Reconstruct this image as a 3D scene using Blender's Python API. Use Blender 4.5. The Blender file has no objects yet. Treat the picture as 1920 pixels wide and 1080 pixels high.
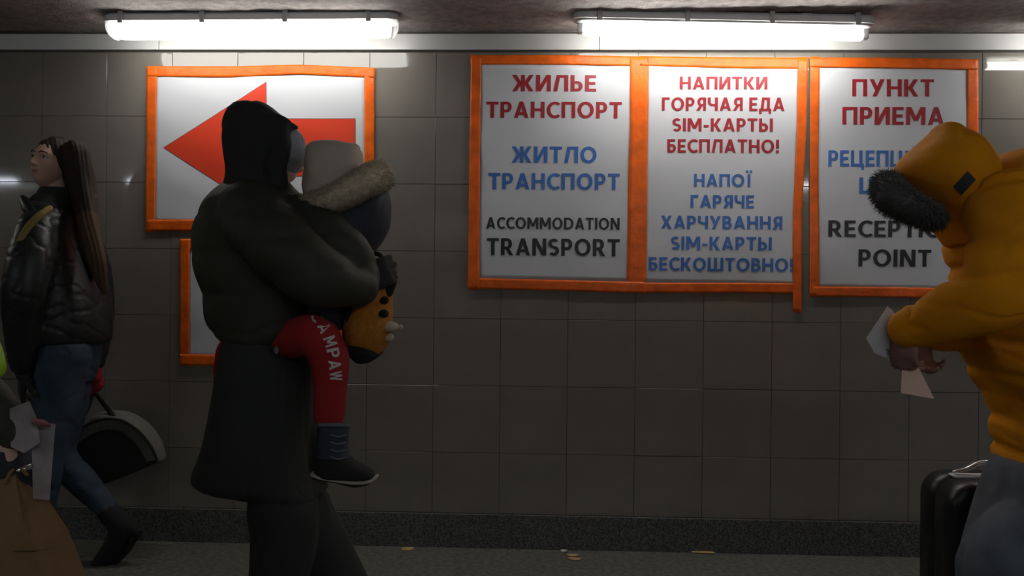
import bpy, math, random
import numpy as np
from mathutils import Vector, Matrix
random.seed(7)
SC = bpy.context.scene
COL = SC.collection

# ------------------------------------------------------------------ camera
F_PX = 1560.0
CAM_POS = np.array([0.0, -3.75, 1.1757])
YAW, PITCH, ROLL = 0.0346, -0.00135, 0.01023
_f = np.array([-math.sin(YAW)*math.cos(PITCH), math.cos(YAW)*math.cos(PITCH), math.sin(PITCH)])
_r0 = np.array([math.cos(YAW), math.sin(YAW), 0.0])
_u0 = np.cross(_r0, _f)
_r = math.cos(ROLL)*_r0 + math.sin(ROLL)*_u0
_u = -math.sin(ROLL)*_r0 + math.cos(ROLL)*_u0
cam_data = bpy.data.cameras.new('camera')
cam = bpy.data.objects.new('camera', cam_data)
COL.objects.link(cam)
M = Matrix.Identity(4)
for i in range(3):
    M[i][0] = _r[i]; M[i][1] = _u[i]; M[i][2] = -_f[i]; M[i][3] = CAM_POS[i]
cam.matrix_world = M
cam_data.sensor_width = 36.0
cam_data.lens = F_PX/1920.0*36.0
cam_data.clip_start = 0.05
SC.camera = cam

# ------------------------------------------------------------------ world, exposure
world = bpy.data.worlds.new('world')
SC.world = world
world.use_nodes = True
world.node_tree.nodes['Background'].inputs[0].default_value = (0.9, 0.95, 1.0, 1)
world.node_tree.nodes['Background'].inputs[1].default_value = 0.004
vs = SC.view_settings
SC.display_settings.display_device = 'sRGB'
vs.view_transform = 'Standard'
vs.look = 'None'
vs.gamma = 1.0
vs.use_curve_mapping = False
vs.exposure = 0.0
TUBE_POWER = 24.0          # emission strength of the fluorescent tubes
DIFFUSER_POWER = 10.0       # emission strength of the lit part of the covered lamp
FAR_POWER = 27.0            # tubes along the opposite wall

# ------------------------------------------------------------------ helpers
def at(px, py, Y):
    """world point seen at photo pixel (px,py) on the plane y = Y"""
    d = _f + (px-960.0)/F_PX*_r + (540.0-py)/F_PX*_u
    t = (Y-CAM_POS[1])/d[1]
    return CAM_POS + d*t
def mpp(Y):
    return (Y-CAM_POS[1])/F_PX

def noise3(P, freq, seed=0, octs=3):
    rs = np.random.RandomState(seed)
    out = np.zeros(len(P)); a = 1.0; tot = 0
    for o in range(octs):
        for k in range(4):
            v = rs.normal(size=3); v /= np.linalg.norm(v)
            ph = rs.rand()*6.28
            w = rs.normal(size=3); w /= np.linalg.norm(w)
            out += a*np.sin(freq*(P@v)+ph+1.3*np.sin(freq*.6*(P@w)+ph*2))
        tot += a*2.0
        a *= .5; freq *= 2.1
    return out/tot

def mat(name, col, rough=.7, bump=0., bscale=200., var=0., vscale=8., metal=0., spec=.5, sheen=0., emit=0., coat=0., stretch=None, col2=None):
    m = bpy.data.materials.new(name); m.use_nodes = True
    nt = m.node_tree; N = nt.nodes; L = nt.links
    b = N['Principled BSDF']
    b.inputs['Base Color'].default_value = (*col, 1)
    b.inputs['Roughness'].default_value = rough
    b.inputs['Metallic'].default_value = metal
    b.inputs['Specular IOR Level'].default_value = spec
    if sheen: b.inputs['Sheen Weight'].default_value = sheen
    if coat:
        b.inputs['Coat Weight'].default_value = coat
        b.inputs['Coat Roughness'].default_value = .1
    if emit:
        b.inputs['Emission Color'].default_value = (*col, 1)
        b.inputs['Emission Strength'].default_value = emit
    tc = N.new('ShaderNodeTexCoord'); mp = N.new('ShaderNodeMapping')
    L.new(tc.outputs['Object'], mp.inputs[0])
    if stretch: mp.inputs['Scale'].default_value = stretch
    if var or col2:
        n = N.new('ShaderNodeTexNoise'); n.inputs['Scale'].default_value = vscale
        n.inputs['Detail'].default_value = 6
        L.new(mp.outputs[0], n.inputs['Vector'])
        r = N.new('ShaderNodeValToRGB')
        c2 = col2 if col2 else tuple(max(0, c*(1-var)) for c in col)
        c1 = col if col2 else tuple(min(1, c*(1+var)) for c in col)
        r.color_ramp.elements[0].position = .35; r.color_ramp.elements[1].position = .65
        r.color_ramp.elements[0].color = (*c2, 1); r.color_ramp.elements[1].color = (*c1, 1)
        L.new(n.outputs['Fac'], r.inputs[0]); L.new(r.outputs[0], b.inputs['Base Color'])
    if bump:
        n2 = N.new('ShaderNodeTexNoise'); n2.inputs['Scale'].default_value = bscale
        n2.inputs['Detail'].default_value = 4
        L.new(mp.outputs[0], n2.inputs['Vector'])
        bp = N.new('ShaderNodeBump'); bp.inputs['Strength'].default_value = bump
        bp.inputs['Distance'].default_value = .004
        L.new(n2.outputs['Fac'], bp.inputs['Height']); L.new(bp.outputs[0], b.inputs['Normal'])
    return m

def link(o, parent=None):
    COL.objects.link(o)
    if parent is not None: o.parent = parent
    return o
def mesh_obj(name, V, Fc, m=None, parent=None, smooth=False, mats=None, fmat=None):
    me = bpy.data.meshes.new(name)
    me.from_pydata([tuple(map(float, v)) for v in V], [], [tuple(map(int, f)) for f in Fc])
    if mats:
        for q in mats: me.materials.append(q)
    elif m: me.materials.append(m)
    if smooth: me.polygons.foreach_set('use_smooth', [True]*len(me.polygons))
    if fmat is not None: me.polygons.foreach_set('material_index', list(fmat))
    me.update()
    o = bpy.data.objects.new(name, me)
    link(o)
    if parent is not None: set_parent(o, parent)
    return o
def set_parent(o, parent):
    o.parent = parent
    # every root Empty is unrotated and unscaled, children keep world coordinates
    p = parent; off = Vector((0, 0, 0))
    while p is not None:
        off += p.location; p = p.parent
    o.location = o.location - off
def thing(name, label, cat, loc=(0, 0, 0), group=None):
    o = bpy.data.objects.new(name, None); link(o)
    o.location = Vector([float(c) for c in loc]); o.empty_display_size = .05
    return tag(o, label, cat, group)
def tag(o, label, cat, group=None):
    o['label'] = label; o['category'] = cat
    if group: o['group'] = group
    return o
def structure(o):
    o['kind'] = 'structure'; return o

class Geo:
    """collects closed shells; build them raw or fused into one skin"""
    def __init__(s): s.V = []; s.F = []
    def add(s, V, Fc):
        n = len(s.V); s.V += [tuple(map(float, v)) for v in V]; s.F += [tuple(i+n for i in f) for f in Fc]; return s
    def box(s, a, b, bev=0.):
        x0, y0, z0 = a; x1, y1, z1 = b
        if bev <= 0:
            V = [(x, y, z) for x in (x0, x1) for y in (y0, y1) for z in (z0, z1)]
            return s.add(V, [(0,1,3,2),(4,6,7,5),(0,4,5,1),(2,3,7,6),(0,2,6,4),(1,5,7,3)])
        V = []; Fc = []
        # bevelled box: 24 verts
        idx = {}
        for i, x in enumerate((x0, x1)):
            for j, y in enumerate((y0, y1)):
                for k, z in enumerate((z0, z1)):
                    sx = bev if i == 0 else -bev; sy = bev if j == 0 else -bev; sz = bev if k == 0 else -bev
                    idx[i, j, k, 0] = len(V); V.append((x, y+sy, z+sz))
                    idx[i, j, k, 1] = len(V); V.append((x+sx, y, z+sz))
                    idx[i, j, k, 2] = len(V); V.append((x+sx, y+sy, z))
        I = idx
        for i in (0, 1): Fc.append((I[i,0,0,0],I[i,1,0,0],I[i,1,1,0],I[i,0,1,0]))
        for j in (0, 1): Fc.append((I[0,j,0,1],I[1,j,0,1],I[1,j,1,1],I[0,j,1,1]))
        for k in (0, 1): Fc.append((I[0,0,k,2],I[1,0,k,2],I[1,1,k,2],I[0,1,k,2]))
        for i in (0, 1):
            for j in (0, 1): Fc.append((I[i,j,0,0],I[i,j,1,0],I[i,j,1,1],I[i,j,0,1]))
            for k in (0, 1): Fc.append((I[i,0,k,0],I[i,1,k,0],I[i,1,k,2],I[i,0,k,2]))
        for j in (0, 1):
            for k in (0, 1): Fc.append((I[0,j,k,1],I[1,j,k,1],I[1,j,k,2],I[0,j,k,2]))
        for i in (0, 1):
            for j in (0, 1):
                for k in (0, 1): Fc.append((I[i,j,k,0],I[i,j,k,1],I[i,j,k,2]))
        return s.add(V, Fc)
    def rings(s, R):
        """R: list of closed rings (n x 3 arrays, same n)"""
        n = len(R[0]); V = []; Fc = []
        for r in R: V += [tuple(p) for p in r]
        for i in range(len(R)-1):
            for k in range(n):
                a = i*n+k; b = i*n+(k+1) % n
                Fc.append((a, b, b+n, a+n))
        V.append(tuple(np.mean(R[0], 0))); V.append(tuple(np.mean(R[-1], 0)))
        c0 = len(V)-2; c1 = len(V)-1; m = (len(R)-1)*n
        for k in range(n):
            Fc.append((c0, (k+1) % n, k)); Fc.append((c1, m+k, m+(k+1) % n))
        return s.add(V, Fc)
    def loft(s, rows, n=32, e=2.3, sub=3):
        """rows of (py, xl, xr, Y, half_depth): horizontal superellipse slices measured on the photo"""
        R = []
        A = np.array(rows, float)
        t = np.linspace(0, len(A)-1, (len(A)-1)*sub+1)
        B = np.stack([np.interp(t, range(len(A)), A[:, c]) for c in range(5)], 1)
        # smooth a little, keeping the ends
        for _ in range(1):
            C = B.copy(); C[1:-1] = .25*B[:-2]+.5*B[1:-1]+.25*B[2:]; B = C
        for py, xl, xr, Y, dh in B:
            a = at(xl, py, Y); b = at(xr, py, Y); D = Y-CAM_POS[1]
            ml, mr = a[0]/D, b[0]/D
            # semi-axis whose tangents from the viewpoint meet both edges
            while True:
                lo, hi = .4*dh, (b[0]-a[0])
                if math.hypot(lo, ml*dh)+math.hypot(lo, mr*dh) <= b[0]-a[0]: break
                dh *= .92
            for _ in range(30):
                w = (lo+hi)/2
                if math.hypot(w, ml*dh)+math.hypot(w, mr*dh) > b[0]-a[0]: hi = w
                else: lo = w
            c = np.array([a[0]+math.hypot(w, ml*dh), Y, (a[2]+b[2])/2])
            th = np.linspace(0, 2*math.pi, n, endpoint=False)
            cx = np.sign(np.cos(th))*np.abs(np.cos(th))**(2/e); sy = np.sign(np.sin(th))*np.abs(np.sin(th))**(2/e)
            R.append(np.stack([c[0]+w*cx, c[1]+dh*sy, np.full(n, c[2])], 1))
        if R[0][0][2] > R[-1][0][2]: R = R[::-1]
        return s.rings(R)
    def tube(s, pts, rad, n=16, flat=None, caps=True, sub=4):
        """smooth round limb through pts (world) with radii; flat=(vector, factor) squeezes along a direction"""
        P = np.array(pts, float); r = np.array(rad, float)
        if len(P) > 2 and sub > 1:
            t = np.linspace(0, len(P)-1, (len(P)-1)*sub+1)
            Q = []
            for u in t:
                i = min(int(u), len(P)-2); w = u-i
                p0 = P[max(i-1, 0)]; p1 = P[i]; p2 = P[i+1]; p3 = P[min(i+2, len(P)-1)]
                Q.append(.5*((2*p1)+(-p0+p2)*w+(2*p0-5*p1+4*p2-p3)*w*w+(-p0+3*p1-3*p2+p3)*w**3))
            r = np.interp(t, range(len(P)), r); P = np.array(Q)
        T = np.gradient(P, axis=0); T /= np.linalg.norm(T, axis=1)[:, None]+1e-12
        up = np.array([0, 0, 1.]) if abs(T[0][2]) < .9 else np.array([1., 0, 0])
        U = up-T[0]*(up@T[0]); U /= np.linalg.norm(U)
        R = []
        th = np.linspace(0, 2*math.pi, n, endpoint=False)
        for i in range(len(P)):
            U = U-T[i]*(U@T[i]); U /= np.linalg.norm(U); W = np.cross(T[i], U)
            def ring(c, rr):
                q = rr*(np.cos(th)[:, None]*U+np.sin(th)[:, None]*W)
                if flat is not None:
                    d = np.array(flat[0], float); d /= np.linalg.norm(d)
                    q = q-(1-flat[1])*(q@d)[:, None]*d
                return c+q
            if i == 0 and caps:
                for a in (80, 55, 28): R.append(ring(P[0]-T[0]*r[0]*math.sin(math.radians(a)), r[0]*math.cos(math.radians(a))))
            R.append(ring(P[i], r[i]))
            if i == len(P)-1 and caps:
                for a in (28, 55, 80): R.append(ring(P[-1]+T[-1]*r[-1]*math.sin(math.radians(a)), r[-1]*math.cos(math.radians(a))))
        return s.rings(R)
    def ball(s, c, rx, ry=None, rz=None, axes=None, n=20):
        ry = ry or rx; rz = rz or rx
        A = np.array(axes, float) if axes is not None else np.eye(3)
        R = []
        th = np.linspace(0, 2*math.pi, n, endpoint=False)
        for a in np.linspace(-86, 86, n//2+1):
            z = math.sin(math.radians(a)); q = math.cos(math.radians(a))
            L = np.stack([rx*q*np.cos(th), ry*q*np.sin(th), np.full(n, rz*z)], 1)
            R.append(np.array(c)+L@A)
        return s.rings(R)
    def raw(s, name, m, parent=None, smooth=True, mats=None, fmat=None):
        return mesh_obj(name, s.V, s.F, m, parent, smooth, mats, fmat)
    def fuse(s, name, m, parent=None, voxel=.008, smooth=4, disp=None, mats=None, region=None):
        """one continuous skin over all shells, then displaced along its normals by disp(P, N)"""
        me = bpy.data.meshes.new('tmp'); me.from_pydata(s.V, [], s.F); me.update()
        o = bpy.data.objects.new('tmp', me); COL.objects.link(o)
        md = o.modifiers.new('r', 'REMESH'); md.mode = 'VOXEL'; md.voxel_size = voxel
        if smooth:
            ms = o.modifiers.new('s', 'SMOOTH'); ms.factor = .5; ms.iterations = smooth
        dg = bpy.context.evaluated_depsgraph_get()
        ev = o.evaluated_get(dg)
        me2 = bpy.data.meshes.new_from_object(ev)
        COL.objects.unlink(o); bpy.data.objects.remove(o); bpy.data.meshes.remove(me)
        n = len(me2.vertices)
        P = np.zeros(n*3); me2.vertices.foreach_get('co', P); P = P.reshape(-1, 3)
        if disp is not None:
            Nn = np.zeros(n*3); me2.vertex_normals.foreach_get('vector', Nn); Nn = Nn.reshape(-1, 3)
            P = P+Nn*disp(P, Nn)[:, None]
            me2.vertices.foreach_set('co', P.ravel())
        me2.name = name
        me2.materials.clear()
        for q in (mats or [m]): me2.materials.append(q)
        me2.polygons.foreach_set('use_smooth', [True]*len(me2.polygons))
        if region is not None:
            c = np.zeros(len(me2.polygons)*3); me2.polygons.foreach_get('center', c)
            me2.polygons.foreach_set('material_index', region(c.reshape(-1, 3)).astype(int))
        me2.update()
        ob = bpy.data.objects.new(name, me2); link(ob)
        if parent is not None: set_parent(ob, parent)
        return ob

def unit(v):
    v = np.array(v, float); return v/np.linalg.norm(v)

# ------------------------------------------------------------------ materials
M_TILE = mat('polished_taupe_tile', (.215, .195, .168), .055, bump=.0, bscale=14, var=.05, vscale=5)
M_GROUT = mat('dark_grout', (.085, .078, .068), .9)
M_TRIM = mat('white_panel', (.62, .62, .6), .35, var=.03, vscale=3)
M_CEIL = mat('rough_plaster', (.40, .355, .335), .95, bump=1.0, bscale=90, var=.18, vscale=30)
M_GRANITE = mat('speckled_granite', (.18, .18, .165), .45, var=.0, vscale=190, col2=(.02, .02, .02))
M_FLOOR = mat('worn_stone', (.17, .168, .14), .6, bump=.35, bscale=160, vscale=45, col2=(.085, .085, .075))
M_PAPER = mat('poster_paper', (.66, .67, .70), .45, spec=.4)
M_RED = mat('red_print', (.36, .014, .022), .45)
M_ARROW = mat('arrow_print', (.74, .045, .008), .5)
M_OUTLINE = mat('outline_print', (.12, .08, .1), .45)
M_BLUE = mat('blue_print', (.05, .17, .52), .45)
M_BLACK = mat('black_print', (.012, .012, .014), .4)
M_TAPE = mat('orange_tape', (.88, .14, .008), .38, bump=.6, bscale=45, var=.16, vscale=14, spec=.3)
M_PLASTIC = mat('grey_plastic', (.62, .62, .62), .5)
M_CLIP = mat('clip_plastic', (.40, .40, .40), .45)
M_TRAY = mat('white_enamel', (.75, .75, .73), .4)
# ------------------------------------------------------------------ the underpass
S = .30293; X0 = -1.99703; Z0 = 1.93932
Z_BASE = .15105; Z_TRIM = 2.23967; Z_CEIL = 2.32414
XA, XB, YF = -6.5, 6.5, -5.05
wall = structure(Geo().box((XA, .004, 0), (XB, .12, Z_CEIL)).raw('wall_back', M_GROUT, smooth=False))
zs = [Z_TRIM-.007] + [Z0-S*j for j in range(6)] + [Z_BASE]
J = .0009
tile_cache = {}
for r in range(7):
    ztop, zbot = zs[r]-J, zs[r+1]+J
    for i in range(-5, 13):
        xl, xr = X0+S*i+J, X0+S*(i+1)-J
        key = (r if r in (0, 6) else 1, random.randrange(3))
        if key not in tile_cache:
            w, h = S/2-J, (ztop-zbot)/2
            g = Geo().box((-w, 0, -h), (w, .012, h), bev=.0010)
            me = bpy.data.meshes.new('tile'); me.from_pydata(g.V, [], g.F); me.materials.append(M_TILE); me.update()
            tile_cache[key] = me
        o = bpy.data.objects.new('tile', tile_cache[key]); link(o, wall)
        o.location = ((xl+xr)/2, -.001+random.uniform(-.0005, .0005), (ztop+zbot)/2)
        o.rotation_euler = (random.gauss(0, .0006), 0, random.gauss(0, .0006))
# the rest of the tiled wall, outside the picture
for nm, a, b in (('tiling', XA, X0-5*S), ('tiling', X0+13*S, XB)):
    g = Geo()
    n = int((b-a)/S)
    for r in range(7):
        for i in range(n):
            xa = a+i*(b-a)/n
            g.box((xa+J, -.001, zs[r+1]+J), (xa+(b-a)/n-J, .01, zs[r]-J), bev=.0014)
    o = g.raw(nm, M_TILE, wall, smooth=False); o['kind'] = 'stuff'
base = structure(mesh_obj('baseboard_back', [], []))
g = Geo()
edges = [XA, -4.6, -3.1, -1.62, -.12, .605, 2.09, 3.6, 5.1, XB]
for a, b in zip(edges[:-1], edges[1:]):
    Geo().box((a+.0002, -.018, 0), (b-.0002, .01, Z_BASE-.001), bev=.0008).raw('granite_slab', M_GRANITE, base, smooth=False)
trim = structure(mesh_obj('trim_1', [], []))
xj = at(1124, 75, -.02)[0]
for k in range(-3, 4):
    a = xj+k*2.0; b = a+2.0
    a, b = max(a, XA), min(b, XB)
    if b > a: Geo().box((a+.0012, -.02, Z_TRIM), (b-.0012, .01, Z_CEIL-.013), bev=.002).raw('trim_panel', M_TRIM, trim, smooth=False)
# ceiling, with coarse relief where it is seen
n, k = 180, 120
V = []; Fc = []
xs = np.linspace(-3.2, 3.4, n); ys = np.linspace(-1.5, .12, k)
G = np.array([[x, y, 0] for y in ys for x in xs])
h = noise3(G, 55, 3, 3)*.0035+noise3(G, 9, 5, 2)*.003
V = [(p[0], p[1], Z_CEIL+float(d)+.002) for p, d in zip(G, h)]
for j in range(k-1):
    for i in range(n-1):
        a = j*n+i; Fc.append((a, a+n, a+n+1, a+1))
ceil = structure(Geo().box((XA, YF, Z_CEIL+.012), (XB, .12, Z_CEIL+.15)).raw('ceiling', M_CEIL, smooth=False))
mesh_obj('plaster_surface', V, Fc, M_CEIL, ceil, True)
for a, b, c, d in ((XA, YF, -3.2, .12), (3.4, YF, XB, .12), (-3.2, YF, 3.4, -1.5)):
    Geo().box((a, b, Z_CEIL), (c, d, Z_CEIL+.02)).raw('plaster_field', M_CEIL, ceil, smooth=False)
# floor
floor = structure(Geo().box((XA, YF, -.15), (XB, .12, -.012)).raw('floor', M_GROUT, smooth=False))
slab_me = []
for q in range(4):
    g = Geo().box((-.3+.0003, -.3+.0003, -.02), (.3-.0003, .3-.0003, 0), bev=.0004)
    me = bpy.data.meshes.new('paving_slab'); me.from_pydata(g.V, [], g.F); me.materials.append(M_FLOOR); me.update(); slab_me.append(me)
xo = at(1127, 1050, -.2)[0]
for j in range(9):
    for i in range(-11, 11):
        x = xo+.6*i+.3
        if x-.3 < XA or x+.3 > XB: continue
        y = -.018-.3-.6*j
        if y-.3 < YF: continue
        o = bpy.data.objects.new('paving_slab', random.choice(slab_me)); link(o, floor)
        o.location = (x, y, random.uniform(-.0006, 0))
opp = structure(Geo().box((XA, YF-.12, 0), (XB, YF, Z_CEIL)).raw('wall_front', M_TILE, smooth=False))

# ------------------------------------------------------------------ lamps
M_TUBE = mat('lit_tube', (1.0, .99, .95), .5, emit=TUBE_POWER)
M_DIFF = mat('lit_diffuser', (1.0, 1.0, .96), .5, emit=DIFFUSER_POWER)
M_FAR = mat('lit_far_tube', (.86, .92, 1.0), .5, emit=FAR_POWER)
m = bpy.data.materials.new('clear_cover'); m.use_nodes = True
nt = m.node_tree; bs = nt.nodes['Principled BSDF']
bs.inputs['Base Color'].default_value = (.85, .86, .85, 1); bs.inputs['Roughness'].default_value = .15
bs.inputs['Transmission Weight'].default_value = .0; bs.inputs['Alpha'].default_value = .45
M_CLEAR = m
def prof(xa, xb, pts, r=.03):
    """extrude a closed y-z outline along x, rounded in towards the ends"""
    R = []
    for x, k in ((xa, .55), (xa+.012, .8), (xa+.03, .95), (xa+.06, 1), (xb-.06, 1), (xb-.03, .95), (xb-.012, .8), (xb, .55)):
        c = np.mean(pts, 0)
        R.append(np.array([[x, c[0]+(p[0]-c[0])*k, p[1] if k == 1 else c[1]+(p[1]-c[1])*(.5+.5*k)] for p in pts]))
    return R
LW = .062
def half(z0, z1, w0, w1, n=10):
    """U-shaped outline between z1 (top, half width w1) and z0 (rounded bottom)"""
    P = []
    for a in np.linspace(0, math.pi, n): P.append((-w0*math.cos(a), z0+(z1-z0)*(1-math.sin(a))**.8 if False else z1-(z1-z0)*math.sin(a)**.5))
    return [(y, z) for y, z in P]
def lamp(xa, za, xb, zb, yc, label, covered, tube_mat, group=None, clips=()):
    """a linear fluorescent fitting whose top runs from (xa,za) to (xb,zb)"""
    z = (za+zb)/2; ang = math.atan2(zb-za, xb-xa)
    t = thing('fluorescent_lamp', label, 'lamp', ((xa+xb)/2, yc, z), group)
    L = (xb-xa)/2
    def put(o):
        o.parent = t; o.location = (0, 0, 0); o.rotation_euler = (0, -ang, 0); return o
    # housing
    g = Geo(); pts = [(-.045, -.004), (-.055, -.014), (-.058, -.040), (.058, -.040), (.055, -.014), (.045, -.004)]
    g.rings(prof(-L, L, pts)); put(g.raw('housing', M_PLASTIC, smooth=False))
    Geo().box((0, 0, 0), (.001, .001, .001))
    for c in clips:
        g = Geo().box((c-.011, -.064, -.052), (c+.011, -.057, -.012), bev=.002)
        g.box((c-.011, -.062, -.014), (c+.011, .062, 0.0), bev=.002).box((c-.011, .057, -.052), (c+.011, .064, -.012), bev=.002)
        put(g.raw('clip', M_CLIP, smooth=False))
    if covered:
        w = .056
        P = [(-w, -.041), (-w, -.060), (-.049, -.083), (-.032, -.098), (0, -.103), (.032, -.098), (.049, -.083), (w, -.060), (w, -.041)]
        R = prof(-L+.035, L-.035, P)
        put(Geo().rings(R).raw('lit_diffuser', tube_mat, smooth=True))
        P2 = [(a*1.035, -.041+(b+.041)*1.04) for a, b in P]
        for s in (-1, 1):
            xa2, xb2 = (-L+.004, -L+.034) if s < 0 else (L-.034, L-.004)
            g = Geo(); R = []
            for q in range(5):
                u = q/4; x = xa2+(xb2-xa2)*u
                k = math.sin(math.pi/2*(.35+.65*(u if s < 0 else 1-u)))
                R.append(np.array([[x, p[0]*k, -.041+(p[1]+.041)*k] for p in P2]))
            g.rings(R); put(g.raw('end_cap', M_CLEAR))
    else:
        g = Geo(); pts = [(-.05, -.041), (-.046, -.047), (-.03, -.051), (.03, -.051), (.046, -.047), (.05, -.041)]
        g.rings(prof(-L+.015, L-.015, pts)); put(g.raw('reflector_tray', M_TRAY, smooth=False))
        put(Geo().tube([(-L+.045, 0, -.079), (L-.045, 0, -.079)], [.019, .019], n=20, caps=False).raw('tube', tube_mat))
        for s in (-1, 1):
            g = Geo().box((s*(L-.03)-.013, -.014, -.092), (s*(L-.03)+.013, .014, -.048), bev=.003)
            g.tube([(s*(L-.045), 0, -.079), (s*(L-.03), 0, -.079)], [.015, .015], n=14, caps=False)
            put(g.raw('lamp_holder', M_PLASTIC, smooth=False))
            put(Geo().box((s*(L-.17)-.007, -.008, -.060), (s*(L-.17)+.007, .008, -.047), bev=.002).raw('retaining_catch', M_CLIP, smooth=False))
    # pair of ceiling brackets
    for s in (-.55, .55):
        put(Geo().box((s*L-.02, -.03, -.006), (s*L+.02, .03, max(.004, Z_CEIL-z-.001)), bev=.001).raw('ceiling_bracket', M_PLASTIC, smooth=False))
    return t
YL = -.235
a = at(202, 29, YL); b = at(747, 25, YL)
lamp(a[0], a[2], b[0], b[2], YL, 'covered fluorescent strip lamp on the ceiling above the red arrow poster', True, M_DIFF,
     clips=[at(x, 40, YL)[0]-(a[0]+b[0])/2 for x in (238, 389, 542, 696)])
a = at(1076, 22, YL); b = at(1636, 33, YL)
PITCH_X = (a[0]+b[0])/2
lamp(a[0], a[2], b[0], b[2], YL, 'bare-tube fluorescent strip lamp with missing cover above the text posters', False, M_TUBE,
     clips=[at(x, 40, YL)[0]-(a[0]+b[0])/2 for x in (1123, 1285, 1441, 1599)])
x3 = at(1942, 30, YL)[0]
lamp(x3, 2.315, x3+1.27, 2.315, YL, 'fluorescent strip lamp next along the same wall, seen mirrored at the upper right tile', False, M_TUBE)
for xa in (-5.1,):
    lamp(xa, 2.315, xa+1.27, 2.315, YL, 'fluorescent strip lamp further along the ceiling', False, M_TUBE)
# lamps over the opposite side: some mirrored in the tiles, others unseen, added as fill
YO = -4.8
def mirrored_x(px):
    d = _f + (px-960.0)/F_PX*_r + (540.0-337)/F_PX*_u
    tt = (-YO-CAM_POS[1])/d[1]
    return (CAM_POS+d*tt)[0]
for px, lb in ((960, 'unseen fluorescent fill lamp added over the opposite side facing the transport poster'), (1205, 'unseen fluorescent fill lamp added over the opposite side facing the SIM card poster'), (1800, 'unseen fluorescent fill lamp added over the opposite side behind the parka wearer'), (-178, 'fluorescent lamp over the opposite side whose reflection shows left of the woman'), (235, 'fluorescent lamp over the opposite side mirrored beside the arrow poster'), (1462, 'fluorescent lamp over the opposite side mirrored between the taped posters')):
    xm = mirrored_x(px)
    lamp(xm, 2.315, xm+1.27, 2.315, YO, lb, False, M_FAR)

# ------------------------------------------------------------------ stroke lettering
TH, TB = .20, .17
def _V(x, y0, y1, t=TH): return [[(x-t/2, y0), (x+t/2, y0), (x+t/2, y1), (x-t/2, y1)]]
def _H(x0, x1, y, t=TB): return [[(x0, y-t/2), (x1, y-t/2), (x1, y+t/2), (x0, y+t/2)]]
def _D(x0, y0, x1, y1, t=TH):
    if y0 > y1: x0, y0, x1, y1 = x1, y1, x0, y0
    w = t*math.sqrt(1+((x1-x0)/(y1-y0))**2)*.5*.97
    return [[(x0-w, y0), (x0+w, y0), (x1+w, y1), (x1-w, y1)]]
def _A(cx, cy, rx, ry, a0, a1, n=14):
    q = []; an = np.radians(np.linspace(a0, a1, n))
    for i in range(n-1):
        p = []
        for a, s in ((an[i], 1), (an[i+1], 1), (an[i+1], -1), (an[i], -1)):
            p.append((cx+(rx+s*TH/2)*math.cos(a), cy+(ry+s*TB/2)*math.sin(a)))
        q.append(p)
    return q
L_, T_, B_ = TH/2, 1-TB/2, TB/2
def bowl(x0, xc, y0, y1, rx=.165):
    return _H(x0, xc, y0)+_H(x0, xc, y1)+_A(xc, (y0+y1)/2, rx, (y1-y0)/2, -90, 90)
def soft(): return _V(L_, 0, 1)+bowl(L_, .34, B_, .55)
def mirror(q, w): return [[(w-x, y) for x, y in reversed(p)] for p in q]
P_ = _V(L_, 0, 1)+bowl(L_, .34, .43, T_)
R_ = P_+_D(.32, .44, .57, 0)
I_ = _V(L_, 0, 1)+_V(.64, 0, 1)
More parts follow.
